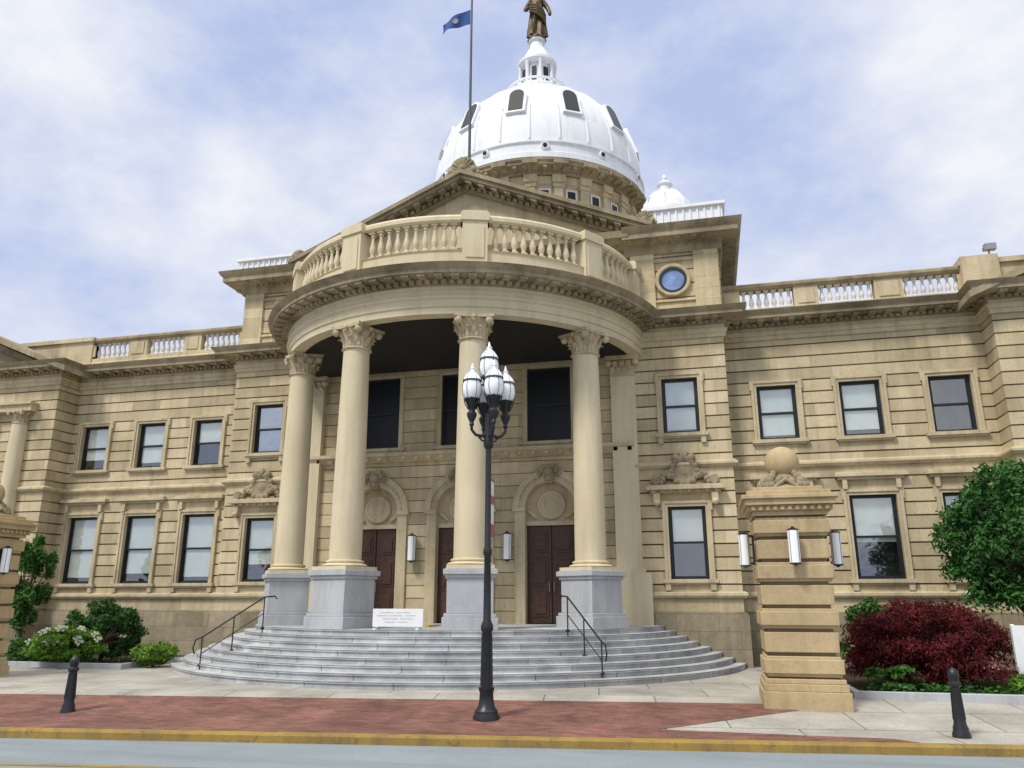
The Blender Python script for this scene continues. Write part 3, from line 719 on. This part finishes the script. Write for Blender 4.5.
for k in range(24):
    a = 2*pi*(k+.5)/24
    b.obox(DX0+4.6*sin(a), DY-4.6*cos(a), a, .34, 0, .88, 20.82+dz, 21.04+dz)
b.build('drum_cornice', 'dark_trim', dm)
for k in range(24):
    a = 2*pi*k/24; w = MB(); w.obox(DX0+4.65*sin(a), DY-4.65*cos(a), a, .27, -.1, .07, 18.65, 19.95+dz); wo = w.build('drum_window', 'pale', dm)
    w = MB(); w.obox(DX0+4.65*sin(a), DY-4.65*cos(a), a, .18, -.1, .09, 18.75, 19.85+dz); w.build('drum_pane', 'darkglass', dm)
dprof = [(5.38, 21.16+dz), (5.38, 21.42+dz), (5.28, 21.5+dz), (5.28, 21.9+dz), (5.36, 21.95+dz), (5.36, 22.03+dz)]+[(DR*cos(RAD(p)), DZ+DH*sin(RAD(p))) for p in range(0, 75, 3)]
b = MB(); b.lathe(dprof, DX0, DY, 0, 96)
do = b.build('dome', 'white', CH)
for k in range(24):
    a = 2*pi*(k+.5)/24
    r = MB(); r.tube([(DX0+(DR+.005)*cos(RAD(p))*sin(a), DY-(DR+.005)*cos(RAD(p))*cos(a), DZ+(DH+.005)*sin(RAD(p))) for p in range(1, 75, 4)], [.06-.002*i for i in range(19)], 6)
    r.build('dome_rib', 'white', do)
for k in range(12):
    a = 2*pi*k/12; ph = RAD(25)
    Mx = Matrix.Translation((DX0+DR*cos(ph)*sin(a), DY-DR*cos(ph)*cos(a), DZ+DH*sin(ph))) @ Matrix.Rotation(a, 4, 'Z') @ Matrix.Rotation(-ph*.78, 4, 'X')
    q = [(-.34, -.75), (.34, -.75), (.34, .42)]+[(.34*cos(t*pi/8), .42+.38*sin(t*pi/8)) for t in range(1, 8)]+[(-.34, .42)]
    w = MB(); w.prism_y([(x*1.36, z*1.13) for x, z in q], -.14, .3); t2 = MB(); t2.merge(w, Mx); t2.build('dome_window', 'white', do)
    w = MB(); w.prism_y([(x*1.0, z*.97) for x, z in q], -.16, .2); t2 = MB(); t2.merge(w, Mx); t2.build('dome_pane', 'darkglass', do)
    w = MB(); w.lathe([(.1, -.1), (.16, -.13), (.19, -.1), (.19, .1)], 0, 0, 0, 14, 'y')
    Mx = Matrix.Translation((DX0+5.28*sin(a+pi/12), DY-5.28*cos(a+pi/12), 21.72+dz)) @ Matrix.Rotation(a+pi/12, 4, 'Z')
    t2 = MB(); t2.merge(w, Mx); t2.build('dome_scroll', 'white', do)
    w = MB(); w.lathe([(.10, -.135), (.10, 0)], 0, 0, 0, 12, 'y'); t2 = MB(); t2.merge(w, Mx); t2.build('dome_scroll_eye', 'darkglass', do)
b = MB(); b.lathe([(1.62, 26.9), (1.62, 27.25), (1.75, 27.3), (1.75, 27.45), (1.35, 27.48), (1.3, 27.9), (.88, 27.95), (.78, 29.35), (.98, 29.45), (1.06, 29.54), (1.06, 29.68), (.86, 29.76), (.74, 30.1), (.54, 30.5), (.4, 30.75), (.34, 31.1), (.46, 31.18), (.46, 31.26), (.3, 31.3)], DX0, DY, 0, 32)
for k in range(8):
    a = 2*pi*(k+.5)/8; b.lathe([(.14, 27.92), (.11, 28.05), (.1, 29.3), (.14, 29.46)], DX0+.92*sin(a), DY-.92*cos(a), 0, 10)
for k in range(28):
    a = 2*pi*k/28; b.lathe([(.04, 27.45), (.055, 27.6), (.03, 27.8)], DX0+1.62*sin(a), DY-1.62*cos(a), 0, 6)
b.sweep([(DX0+1.62*sin(2*pi*k/36), DY-1.62*cos(2*pi*k/36)) for k in range(37)], [(-.05, 27.8), (.05, 27.8), (.05, 27.88), (-.05, 27.88)])
la = b.build('lantern_tower', 'white', CH)
for k in range(8):
    a = 2*pi*k/8; w = MB(); w.obox(DX0+.78*sin(a), DY-.78*cos(a), a, .13, -.1, .08, 28.15, 29.1); w.build('lantern_tower_pane', 'darkglass', la)

# ------------------------------------------------------------------ statue
ST = thing('statue', 'bronze robed figure standing on top of the white dome', 'statue', (XC+DX0, YP+DY, 31.28), RAD(10))
def skinned(name, verts, edges, radii, mat, parent, root=0):
    me = bpy.data.meshes.new(name); me.from_pydata(verts, edges, []); me.materials.append(M[mat])
    o = put(name, me, parent); o.modifiers.new('skin', 'SKIN')
    if len(me.skin_vertices):
        sv = me.skin_vertices[0].data
        for i, r in enumerate(radii): sv[i].radius = (r, r); sv[i].use_root = (i == root)
    sb = o.modifiers.new('sub', 'SUBSURF'); sb.levels = 2; sb.render_levels = 2
    return o
k = 3.3
vv = [(0, 0, .53), (-.05, 0, .50), (-.06, -.01, .28), (-.06, .01, .03), (-.06, -.08, .02), (.05, 0, .50), (.065, -.04, .28), (.065, -.02, .03), (.07, -.1, .02),
      (0, 0, .62), (0, .005, .72), (0, .01, .80), (0, 0, .86), (0, -.01, .93), (0, -.01, .97),
      (-.10, .01, .80), (-.19, .02, .65), (-.16, -.10, .55), (-.12, -.16, .55), (.10, .01, .80), (.19, 0, .64), (.22, -.06, .50), (.22, -.08, .44)]
ed = [(0, 1), (1, 2), (2, 3), (3, 4), (0, 5), (5, 6), (6, 7), (7, 8), (0, 9), (9, 10), (10, 11), (11, 12), (12, 13), (13, 14), (11, 15), (15, 16), (16, 17), (17, 18), (11, 19), (19, 20), (20, 21), (21, 22)]
rr = [.085, .06, .045, .03, .025, .06, .045, .03, .025, .08, .09, .075, .035, .055, .04, .05, .042, .034, .028, .05, .042, .034, .028]
skinned('body', [tuple(c*k for c in p) for p in vv], ed, [r*k for r in rr], 'bronze', ST)
rb = MB(); ring = []
nn = 48
for h2 in range(16):
    t = h2/15; z = (.72-.66*t)*k; rad = (.10+.05*t)*k
    for q in range(nn):
        a = 2*pi*q/nn; fold = 1+(.05+.17*t)*sin(a*7+t*3.5)+.1*t*sin(a*3+1+t)
        ring.append((rad*fold*cos(a)*1.02, rad*fold*sin(a)*.85+.02*k*t, z+.02*k*sin(a*2+1)*t))
rb.add(ring, [(i*nn+q, i*nn+(q+1) % nn, (i+1)*nn+(q+1) % nn, (i+1)*nn+q) for i in range(15) for q in range(nn)])
# mantle folds swept across the front
for off in (0, .05, .1, .15):
    rb.tube([(-.11*k, -.06*k, (.70-off)*k), (0, -.14*k, (.60-off)*k), (.10*k, -.12*k, (.52-off)*k), (.15*k, -.02*k, (.47-off)*k)], [.02*k, .026*k, .026*k, .015*k], 8)
rb.build('robe', 'bronze', ST)
b = MB(); b.lathe([(.52, -.02), (.52, .08), (.45, .12), (.42, .2)], n=8); b.build('statue_base', 'bronze', ST)

# ------------------------------------------------------------------ flagpole and flag
FPX = XC-.2
FP = thing('flagpole', 'tall thin dark flagpole rising behind the pediment crest', 'flagpole', (FPX, YP+1.05, 15.3))
b = MB(); b.tube([(0, 0, 0), (0, 0, 4), (0, 0, 9.2)], [.055, .05, .038], 12); b.build('pole', 'polegrey', FP)
b = MB(); b.lathe([(.14, 0), (.14, .2), (.08, .28)], n=12); b.build('pole_base', 'polegrey', FP)
b = MB(); b.sphere((0, 0, 9.28), .11, 12); b.build('finial', 'gold', FP)
FL = thing('flag', 'blue flag with a small pale crest flying from the flagpole', 'flag', (FPX, YP+1.05, 22.75))
def flagpt(u, w):
    x = -.05-1.12*u; z = .64*w*(1-.2*u)-.22*u*u+.03*sin(u*8+w); y = .17*sin(u*7+w*1.6)*u; return (x, y, z)
b = MB(); nu, nw = 24, 12
b.add([flagpt(i/nu, j/nw) for i in range(nu+1) for j in range(nw+1)], [(i*(nw+1)+j, (i+1)*(nw+1)+j, (i+1)*(nw+1)+j+1, i*(nw+1)+j+1) for i in range(nu) for j in range(nw)])
b.build('cloth', 'flagblue', FL)
b = MB()
for dy in (-.015, .015):
    pts = [flagpt(.5+.09*cos(2*pi*t/20), .5+.2*sin(2*pi*t/20)*(1 if sin(2*pi*t/20) < 0 else .8)) for t in range(20)]
    b.add([(p[0], p[1]+dy, p[2]) for p in pts], [tuple(range(20))])
b.build('crest', 'gold', FL)

# ------------------------------------------------------------------ floodlight on parapet
F = thing('floodlight', 'small grey floodlight on the parapet above the right wing', 'light', (XC+15.6, YP+.9, 11.42))
b = MB(); b.tube([(0, 0, 0), (0, 0, .22)], .025); b.tube([(-.16, -.05, .3), (-.16, 0, .22), (.16, 0, .22), (.16, -.05, .3)], .015); b.build('bracket', 'steel', F)
b = MB(); b.prism_y([(-.15, .2), (.15, .2), (.15, .38), (-.15, .38)], -.2, -.02); b.build('lamp_head', 'steel', F)

# ------------------------------------------------------------------ steps
ES = thing('stone_staircase', 'wide curved grey granite steps in front of the portico', 'stairs', (XC, YP, .2))
for i in range(8):
    Rr = 5.98+.29*i; zt = 1.25-.131*i-.2
    b = MB(); b.prism(arcpath(Rr-.03, -97, 97, 80), -.1, zt-.045); b.prism(arcpath(Rr, -97, 97, 80), zt-.045, zt)
    b.build('step' if i else 'landing', 'steps', ES, bev=.008)

# handrails
for a, lab in ((-37, 'black iron handrail on the steps left of the portico'), (39, 'black iron handrail on the steps right of the lamp post')):
    ar = RAD(a); n = Vector((sin(ar), -cos(ar), 0))
    base = Vector((XC, YP+.8, 0))+n*7.7
    H = thing('handrail', lab, 'handrail', (base.x, base.y, .2), ar, 'handrails on the portico steps')
    b = MB()
    b.tube([(0, -.15, .48), (0, -.2, .62), (0, -.15, .80), (0, 0, .86), (0, 1.45, 1.78), (0, 1.72, 1.8), (0, 1.77, 1.73)], .019); b.build('top_rail', 'black', H)
    b = MB(); b.tube([(0, 0, .48), (0, 1.45, 1.38)], .012); b.build('mid_rail', 'black', H)
    for y, z0, z1 in ((0, .1, .86), (.72, .4, 1.32), (1.45, .9, 1.78)):
        b = MB(); b.tube([(0, y, z0), (0, y, z1)], .016); b.lathe([(.05, z0+.1), (.05, z0+.14), (.02, z0+.17)], 0, y, 0, 10); b.build('post', 'black', H)

# notice board and mat
NB = thing('notice_board', 'low white notice board standing at the top of the steps', 'sign', (XC+.1, YP-4.85, 1.25), RAD(6))
b = MB(); b.box(-.6, .6, -.02, .02, .06, .46); b.build('board', 'whiteboard', NB, bev=.006)
b = MB()
for z, segs in ((.38, ((-.42, -.1), (-.05, .3))), (.31, ((-.5, -.25), (-.2, .1), (.15, .42))), (.24, ((-.36, .0), (.06, .36))), (.17, ((-.3, -.05), (0, .24)))):
    for x0, x1 in segs: b.box(x0, x1, -.024, -.019, z-.012, z+.012)
b.build('faded_print', 'inkgrey', NB)
for x in (-.5, .5):
    b = MB(); b.box(x-.025, x+.025, -.2, .2, 0, .04); b.box(x-.02, x+.02, .021, .05, 0.04, .44); b.build('leg', 'whiteboard', NB)
MT = MB(); MT.box(-.55, .55, -.4, .4, 0, .03); MT.box(-.5, .5, -.35, .35, .03, .036)
tag(MT.build('doormat', 'yellowmat', None, (XC-.35, YP-2.6, 1.252)), 'yellow mat lying on the landing before the middle door', 'mat')

# ------------------------------------------------------------------ gate pillars
def gate_pillar(label, loc):
    P = thing('gate_pillar', label, 'gate pillar', loc, 0, 'sandstone gate pillars with stone balls')
    b = MB()
    for w, z0, z1 in ((.71, -.15, .22), (.68, .22, .34), (.65, .34, .42)): b.box(-w, w, -w, w, z0, z1)
    b.build('plinth', 'pillar', P, bev=.012)
    b = MB(); zz = .42; n = 7; ch = (3.18-.42)/n
    for i in range(n):
        z0, z1 = zz+i*ch+.03, zz+(i+1)*ch-.03
        b.box(-.605, .605, -.605, .605, z0, z1)
        if i % 2 == 0: b.box(-.645, .645, -.645, .645, z0+.05, z1-.05)
    sh = b.build('shaft', 'pillar', P, bev=.014)
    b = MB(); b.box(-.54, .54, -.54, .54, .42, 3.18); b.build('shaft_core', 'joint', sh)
    b = MB()
    for w, z0, z1 in ((.64, 3.18, 3.26), (.69, 3.26, 3.34), (.7, 3.34, 3.36), (.77, 3.36, 3.47), (.82, 3.47, 3.54), (.72, 3.54, 3.62), (.6, 3.62, 3.7)): b.box(-w, w, -w, w, z0, z1)
    for q in range(4):
        a = q*pi/2
        for u in range(-5, 6): b.obox(cos(a-pi/2)*.68+cos(a)*u*.125, sin(a-pi/2)*.68+sin(a)*u*.125, a, .035, -.02, .05, 3.27, 3.35)
    b.build('cap', 'pillar', P, bev=.01)
    b = MB(); sc = .72
    for kk in range(4):
        a = kk*pi/2+pi/4
        for r, z, s2 in ((.6, 3.76, .11), (.55, 3.84, .12), (.44, 3.92, .1), (.36, 4.0, .08)): b.sphere((cos(a)*r*sc, sin(a)*r*sc, z), s2*.85, 10)
        a = kk*pi/2
        for u in (-.24, -.12, 0, .12, .24): b.sphere((cos(a)*.36-sin(a)*u, sin(a)*.36+cos(a)*u, 3.75+.13*(1-abs(u)*3.6)), .075, 8)
        b.tube([(cos(a)*.42-sin(a)*.26*q, sin(a)*.42+cos(a)*.26*q, 3.74+.12*cos(q*2.6)) for q in (-1.4, -1, -.5, 0, .5, 1, 1.4)], .04, 8)
    b.lathe([(.5, 3.7), (.42, 3.76), (.3, 3.9), (.22, 3.98), (.24, 4.04)], n=20)
    b.build('scrollwork', 'dark_trim', P)
    b = MB(); b.sphere((0, 0, 4.22), .315, 28); b.build('stone_ball', 'pillar', P)
    for rot, off in ((0, (0, -.64, 2.62)), (pi/2, (.64, 0, 2.62)), (-pi/2, (-.64, 0, 2.62))): wall_lantern(P, off, rot, .82)
gate_pillar('tan stone gate pillar topped by a ball, beside the red shrub', (1.475, 15.5, .19))
gate_pillar('tan stone gate pillar cut off by the left edge of the photo', (-16.95, 15.5, .19))

# ------------------------------------------------------------------ street lamp
SL = thing('street_lamp', 'black iron street lamp with five white acorn globes', 'street lamp', (-3.66, 13.15, .03), RAD(14))
b = MB(); b.lathe([(.22, -.03), (.22, .05), (.19, .1), (.19, .14), (.14, .2), (.12, .3), (.11, .42), (.13, .46), (.13, .5)], n=16); b.build('base', 'black', SL)
b = MB(); b.lathe([(.095, .5), (.08, 1.35), (.105, 1.4), (.105, 1.46), (.065, 1.55), (.056, 2.6), (.075, 2.63), (.075, 2.7), (.054, 2.75), (.05, 4.45), (.08, 4.49), (.09, 4.56), (.08, 4.62), (.06, 5.1)], n=16)
for q in range(10):
    a = 2*pi*q/10; b.tube([(.094*cos(a), .094*sin(a), .52), (.079*cos(a), .079*sin(a), 1.34)], .012, 5)
b.build('pole', 'black', SL)
def lamp_lantern(x, y, z):
    f = MB(); f.lathe([(.025, -.5), (.045, -.46), (.035, -.42), (.06, -.37), (.085, -.31), (.09, -.26), (.06, -.22), (.06, -.17), (.115, -.05), (.138, 0), (.12, .015)], n=16)
    for q in range(8):
        a = 2*pi*q/8; f.tube([(.07*cos(a), .07*sin(a), -.18), (.128*cos(a), .128*sin(a), -.07), (.145*cos(a), .145*sin(a), .02)], .010, 5)
    lo = f.build('lantern', 'black', SL, (x, y, z))
    gq = MB(); gq.lathe([(.12, .015), (.158, .08), (.175, .17), (.17, .26), (.15, .33), (.13, .35)], n=18); gq.build('globe', 'frost', lo)
    rf = MB(); rf.lathe([(.152, .345), (.168, .36), (.142, .42), (.095, .48), (.052, .53), (.047, .55), (.06, .57), (.03, .59), (.012, .66), (.004, .68)], n=18); rf.build('lantern_roof', 'frost', lo)
    bd = MB(); bd.lathe([(.158, .325), (.172, .33), (.172, .345), (.16, .352)], n=18, cap=False)
    for q in range(6):
        a = 2*pi*q/6; bd.tube([(r*cos(a), r*sin(a), z2) for r, z2 in ((.13, .02), (.164, .08), (.18, .17), (.175, .26), (.157, .335))], .005, 5)
        bd.tube([(r*cos(a), r*sin(a), z2) for r, z2 in ((.169, .362), (.144, .424), (.097, .484), (.054, .534))], .004, 5)
    bd.build('cage', 'polegrey', lo)
lamp_lantern(0, 0, 5.78)
for q in range(4):
    a = q*pi/2+RAD(18); x, y = .315*cos(a), .315*sin(a)
    b = MB(); b.tube([(.05*cos(a), .05*sin(a), 4.72), (.14*cos(a), .14*sin(a), 4.68), (.24*cos(a), .24*sin(a), 4.7), (x, y, 4.79), (x, y, 4.88)], [.04, .032, .028, .028, .03], 8)
    b.tube([(.05*cos(a), .05*sin(a), 4.6), (.12*cos(a), .12*sin(a), 4.6), (.2*cos(a), .2*sin(a), 4.69)], .018, 6); b.build('arm', 'black', SL)
    lamp_lantern(x, y, 5.34)
BN = thing('banner', 'narrow red and white banner hanging beside the lamp post', 'banner', (-3.66, 13.15, 0), RAD(14))
for z in (3.98, 3.0):
    b = MB(); b.tube([(0, .04, z), (.085, .52, z)], .012, 6); b.build('bracket', 'black', BN)
b = MB(); b.add([(.022+.068*i/8, .08+.42*i/8, 3.02+.94*j/4) for i in range(9) for j in range(5)], [(i*5+j, (i+1)*5+j, (i+1)*5+j+1, i*5+j+1) for i in range(8) for j in range(4)]); b.build('cloth', 'clothwhite', BN)
b = MB()
for dx in (-.006, .006):
    for z0, z1 in ((3.02, 3.2), (3.55, 3.7)):
        b.add([(.022+dx, .08, z0), (.09+dx, .50, z0), (.09+dx, .50, z1), (.022+dx, .08, z1)], [(0, 1, 2, 3)])
b.build('red_stripe', 'red', BN)

# ------------------------------------------------------------------ bollards
def bollard(label, loc):
    B = thing('bollard', label, 'bollard', loc, 0, 'black iron bollards along the kerb')
    b = MB(); b.lathe([(.125, -.04), (.125, .05), (.105, .09), (.105, .13), (.085, .18), (.078, .28), (.06, .68)], n=18)
    for q in range(8):
        a = 2*pi*q/8; b.tube([(.082*cos(a), .082*sin(a), .24), (.061*cos(a), .061*sin(a), .66)], .009, 5)
    b.build('post', 'black', B)
    b = MB(); b.lathe([(.065, .68), (.088, .7), (.088, .74), (.065, .76), (.07, .8), (.08, .84), (.072, .89), (.042, .93), (.004, .95)], n=18); b.build('cap', 'black', B)
bollard('black iron bollard on brick paving at far left', (-10.87, 12.2, .02))
bollard('black iron bollard on concrete pavement at far right', (3.38, 13.35, .0))

# white sign right
WS = thing('sign', 'white signboard among plants at the right edge', 'sign', (5.72, 17.0, .25))
b = MB(); b.box(-.32, .32, -.02, .02, .35, 1.2); b.build('panel', 'whiteboard', WS)
for x in (-.29, .29):
    b = MB(); b.box(x-.03, x+.03, .021, .07, -.1, 1.22); b.build('post', 'whiteboard', WS)

# ------------------------------------------------------------------ plants
def foliage(center, radii, nclump, nleaf, size, seed, hollow=.55, spread=.86, cr=(.16, .36), droop=0, low=-1):
    rnd = random.Random(seed); cl = []
    while len(cl) < nclump:
        p = Vector((rnd.uniform(-1, 1), rnd.uniform(-1, 1), rnd.uniform(low, 1)))
        if hollow < p.length < 1.06: cl.append((p*spread, rnd.uniform(*cr)))
    vs = []; fs = []
    wts = [r*r for c, r in cl]
    picks = rnd.choices(range(nclump), weights=wts, k=nleaf)
    for ci in picks:
        c, r = cl[ci]
        d = Vector((rnd.gauss(0, 1), rnd.gauss(0, 1), rnd.gauss(0, .8)+.2)).normalized()*r*(rnd.random()**.4)*rnd.choice((1, 1, 1, 1.25))
        p = c+d; p = Vector((p.x*radii[0]+center[0], p.y*radii[1]+center[1], p.z*radii[2]+center[2]))
        sz = size*rnd.uniform(.55, 1.35)
        nrm = (d.normalized()*.7+Vector((rnd.gauss(0, .6), rnd.gauss(0, .6), rnd.gauss(.4, .6)))).normalized()
        t = nrm.cross(Vector((rnd.gauss(0, 1), rnd.gauss(0, 1), rnd.gauss(0, 1)))).normalized()
        if droop: t = (t+Vector((c.x*.5, c.y*.5, -droop))).normalized(); nrm = (nrm-t*nrm.dot(t)).normalized()
        q = nrm.cross(t)
        w = .27 if droop else .42
        o = len(vs); vs += [p-t*sz, p+q*sz*w+nrm*sz*.1, p+t*sz, p-q*sz*w+nrm*sz*.1]; fs.append((o, o+1, o+2, o+3))
    m = MB(); m.v = [tuple(v) for v in vs]; m.f = fs; return m, cl
def leafmesh(m, name, mat, parent):
    me = bpy.data.meshes.new(name); me.from_pydata(m.v, [], m.f); me.materials.append(M[mat]); return put(name, me, parent)
def plant(name, label, cat, loc, cz, radii, nclump, nleaf, size, mat, seed, trunk=.06, th=None, group=None, **kw):
    T = thing(name, label, cat, loc, 0, group)
    f, cl = foliage((0, 0, cz), radii, nclump, nleaf, size, seed, **kw)
    leafmesh(f, 'crown', mat, T)
    b = MB(); h = th if th else cz
    b.tube([(0, 0, -.1), (.03, .02, h*.5), (0, 0, h)], [trunk*1.4, trunk, trunk*.7], 8)
    for c, r in cl[::2]:
        b.tube([(0, 0, h*.55), (c.x*radii[0]*.5, c.y*radii[1]*.5, (h*.7+cz+c.z*radii[2])*.5), (c.x*radii[0], c.y*radii[1], cz+c.z*radii[2])], [trunk*.5, trunk*.35, trunk*.12], 5)
    b.build('trunk', 'bark', T); return T
plant('maple_shrub', 'low spreading dark red maple beside the right gate pillar', 'shrub', (4.1, 17.7, .25), .58, (1.62, 1.3, 1.2), 190, 34000, .052, 'leaf_red', 21, .06, .6, hollow=.3, cr=(.1, .2), droop=.4, low=-.35)
plant('tree', 'round green leafy tree by the right wing', 'tree', (6.6, 19.4, .25), 2.95, (1.65, 1.5, 1.75), 110, 26000, .065, 'leaf_green', 4, .09, 2.3, hollow=.4, cr=(.09, .24))
plant('shrub', 'small green shrub behind the right gate pillar', 'shrub', (3.4, 20.6, .25), .9, (.65, .55, .8), 20, 4200, .06, 'leaf_mid', 5, .03)
plant('shrub', 'big rounded dark green bush below the left wing windows', 'shrub', (-16.55, 19.5, .25), .88, (1.2, 1.0, .86), 50, 12000, .058, 'leaf_dark', 6, .05, cr=(.1, .26))
plant('tree', 'slender green tree behind the left gate pillar', 'tree', (-20.3, 20.4, .25), 2.2, (.85, .8, 1.5), 44, 8500, .065, 'leaf_mid', 8, .05, 1.8, cr=(.09, .23), hollow=.25)
plant('shrub', 'little bright green shrub nearest the curved steps', 'shrub', (-14.45, 18.95, .2), .42, (.65, .5, .4), 20, 3800, .055, 'leaf_light', 9, .03)
plant('shrub', 'low green bush between the left pillar and the hydrangea', 'shrub', (-18.4, 18.8, .25), .36, (.65, .5, .32), 18, 3400, .055, 'leaf_mid', 10, .03)
plant('shrub', 'low green bush in front of the red maple', 'shrub', (3.2, 16.75, .25), .22, (.65, .4, .24), 14, 2800, .05, 'leaf_mid', 12, .02)
plant('shrub', 'light green bush at right below the white sign', 'shrub', (5.6, 16.5, .25), .22, (.6, .35, .22), 14, 2800, .05, 'leaf_light', 13, .02)
HY = plant('hydrangea', 'hydrangea bush with white flower heads at left', 'shrub', (-16.75, 18.4, .25), .5, (1.0, .75, .48), 34, 6000, .065, 'leaf_light', 11, .03)
fm, _ = foliage((0, 0, 0), (.11, .11, .09), 8, 160, .028, 30, 0)
fme = bpy.data.meshes.new('flower_head'); fme.from_pydata(fm.v, [], fm.f); fme.materials.append(M['petal'])
rq = random.Random(5)
for i in range(22):
    a = rq.uniform(0, 2*pi); el = rq.uniform(.1, 1.3)
    put('flower_head', fme, HY, (1.0*cos(a)*cos(el), .75*sin(a)*cos(el), .5+.48*sin(el)))
# ground cover and grass
gc = MB(); rq = random.Random(2)
vs = []; fs = []
for i in range(9000):
    if rq.random() < .5: x, y = rq.uniform(2.7, 9), rq.uniform(16.2, 17.2)
    else: x, y = rq.uniform(-22, -15), rq.uniform(18.4, 19.6)
    if sin(x*2.1)+sin(y*3.7+x) < -.3: continue
    p = Vector((x, y, .27+rq.random()**2*.16)); t = Vector((rq.gauss(0, 1), rq.gauss(0, 1), .3)).normalized(); q = t.cross(Vector((rq.gauss(0, .4), rq.gauss(0, .4), 1))).normalized()
    s2 = rq.uniform(.03, .07); o = len(vs); vs += [p-t*s2, p+q*s2*.5, p+t*s2, p-q*s2*.5]; fs.append((o, o+1, o+2, o+3))
gc.v = [tuple(v) for v in vs]; gc.f = fs
tag(leafmesh(gc, 'ground_cover', 'leaf_green', None), 'low leafy ground cover in the flower beds', 'ground cover', None, 'stuff')
gr = MB(); vs = []; fs = []
for i in range(14000):
    x, y = rq.uniform(5.0, 11), rq.uniform(16.15, 18.5)
    h = rq.uniform(.05, .12); a = rq.uniform(0, pi); w = .008; dx, dy = rq.gauss(0, .03), rq.gauss(0, .03)
    o = len(vs); vs += [(x-w*cos(a), y-w*sin(a), .265), (x+w*cos(a), y+w*sin(a), .265), (x+dx, y+dy, .27+h)]; fs.append((o, o+1, o+2))
gr.v = vs; gr.f = fs
tag(leafmesh(gr, 'grass', 'grass', None), 'short green lawn grass at the right edge', 'grass', None, 'stuff')

# ------------------------------------------------------------------ world, sun, camera
W = bpy.data.worlds.new('World'); S.world = W; W.use_nodes = True
nt = W.node_tree; nt.nodes.clear()
out = nt.nodes.new('ShaderNodeOutputWorld')
sky = nt.nodes.new('ShaderNodeTexSky'); sky.sky_type = 'NISHITA'; sky.sun_disc = False
SUN_EL, SUN_AZ = 52, 210
sky.sun_elevation = RAD(SUN_EL); sky.sun_rotation = RAD(SUN_AZ)
b1 = nt.nodes.new('ShaderNodeBackground'); b1.inputs[1].default_value = .08; nt.links.new(sky.outputs[0], b1.inputs[0])
tc = nt.nodes.new('ShaderNodeTexCoord')
n1 = noise(nt, tc.outputs['Generated'], 1.0, 8, .6, (3.2, 3.2, 5.2))
n2 = noise(nt, tc.outputs['Generated'], 1.0, 3, .5, (1.4, 1.4, 2.4))
ad = N(nt, 'ShaderNodeMath', operation='MULTIPLY_ADD'); nt.links.new(n1, ad.inputs[0]); ad.inputs[1].default_value = .6
nm = N(nt, 'ShaderNodeMath', operation='MULTIPLY'); nt.links.new(n2, nm.inputs[0]); nm.inputs[1].default_value = .4; nt.links.new(nm.outputs[0], ad.inputs[2])
fac = mrange(nt, ad.outputs[0], .40, .60)
cc = mixrgb(nt, 'MIX', fac, (.49, .58, .86), (.93, .95, 1.0))
sx = N(nt, 'ShaderNodeSeparateXYZ'); nt.links.new(tc.outputs['Generated'], sx.inputs[0])
zf = mrange(nt, sx.outputs[2], .68, .92)
cc = mixrgb(nt, 'MIX', zf, cc, (1.7, 1.7, 1.65))
b2 = nt.nodes.new('ShaderNodeBackground'); b2.inputs[1].default_value = 1.0; nt.links.new(cc, b2.inputs[0])
ms = nt.nodes.new('ShaderNodeMixShader'); ms.inputs[0].default_value = .95
nt.links.new(b1.outputs[0], ms.inputs[1]); nt.links.new(b2.outputs[0], ms.inputs[2]); nt.links.new(ms.outputs[0], out.inputs['Surface'])

sd = bpy.data.lights.new('sun', 'SUN'); sd.energy = 2.7; sd.angle = RAD(12); sd.color = (1, .965, .88)
so = bpy.data.objects.new('sun', sd); COL.objects.link(so)
az = RAD(SUN_AZ); dirv = Vector((sin(az)*cos(RAD(SUN_EL)), cos(az)*cos(RAD(SUN_EL)), sin(RAD(SUN_EL))))
so.rotation_euler = dirv.to_track_quat('Z', 'Y').to_euler(); so.location = (-10, -10, 40)

cd = bpy.data.cameras.new('camera'); co = bpy.data.objects.new('camera', cd); COL.objects.link(co)
cd.sensor_width = 36; cd.lens = 780/1024*36; cd.clip_end = 6000
co.location = (0, 0, 1.9); co.rotation_euler = (RAD(90+15.5), 0, RAD(13.8))
S.camera = co
S.view_settings.view_transform = 'Standard'; S.view_settings.look = 'None'; S.view_settings.exposure = 0
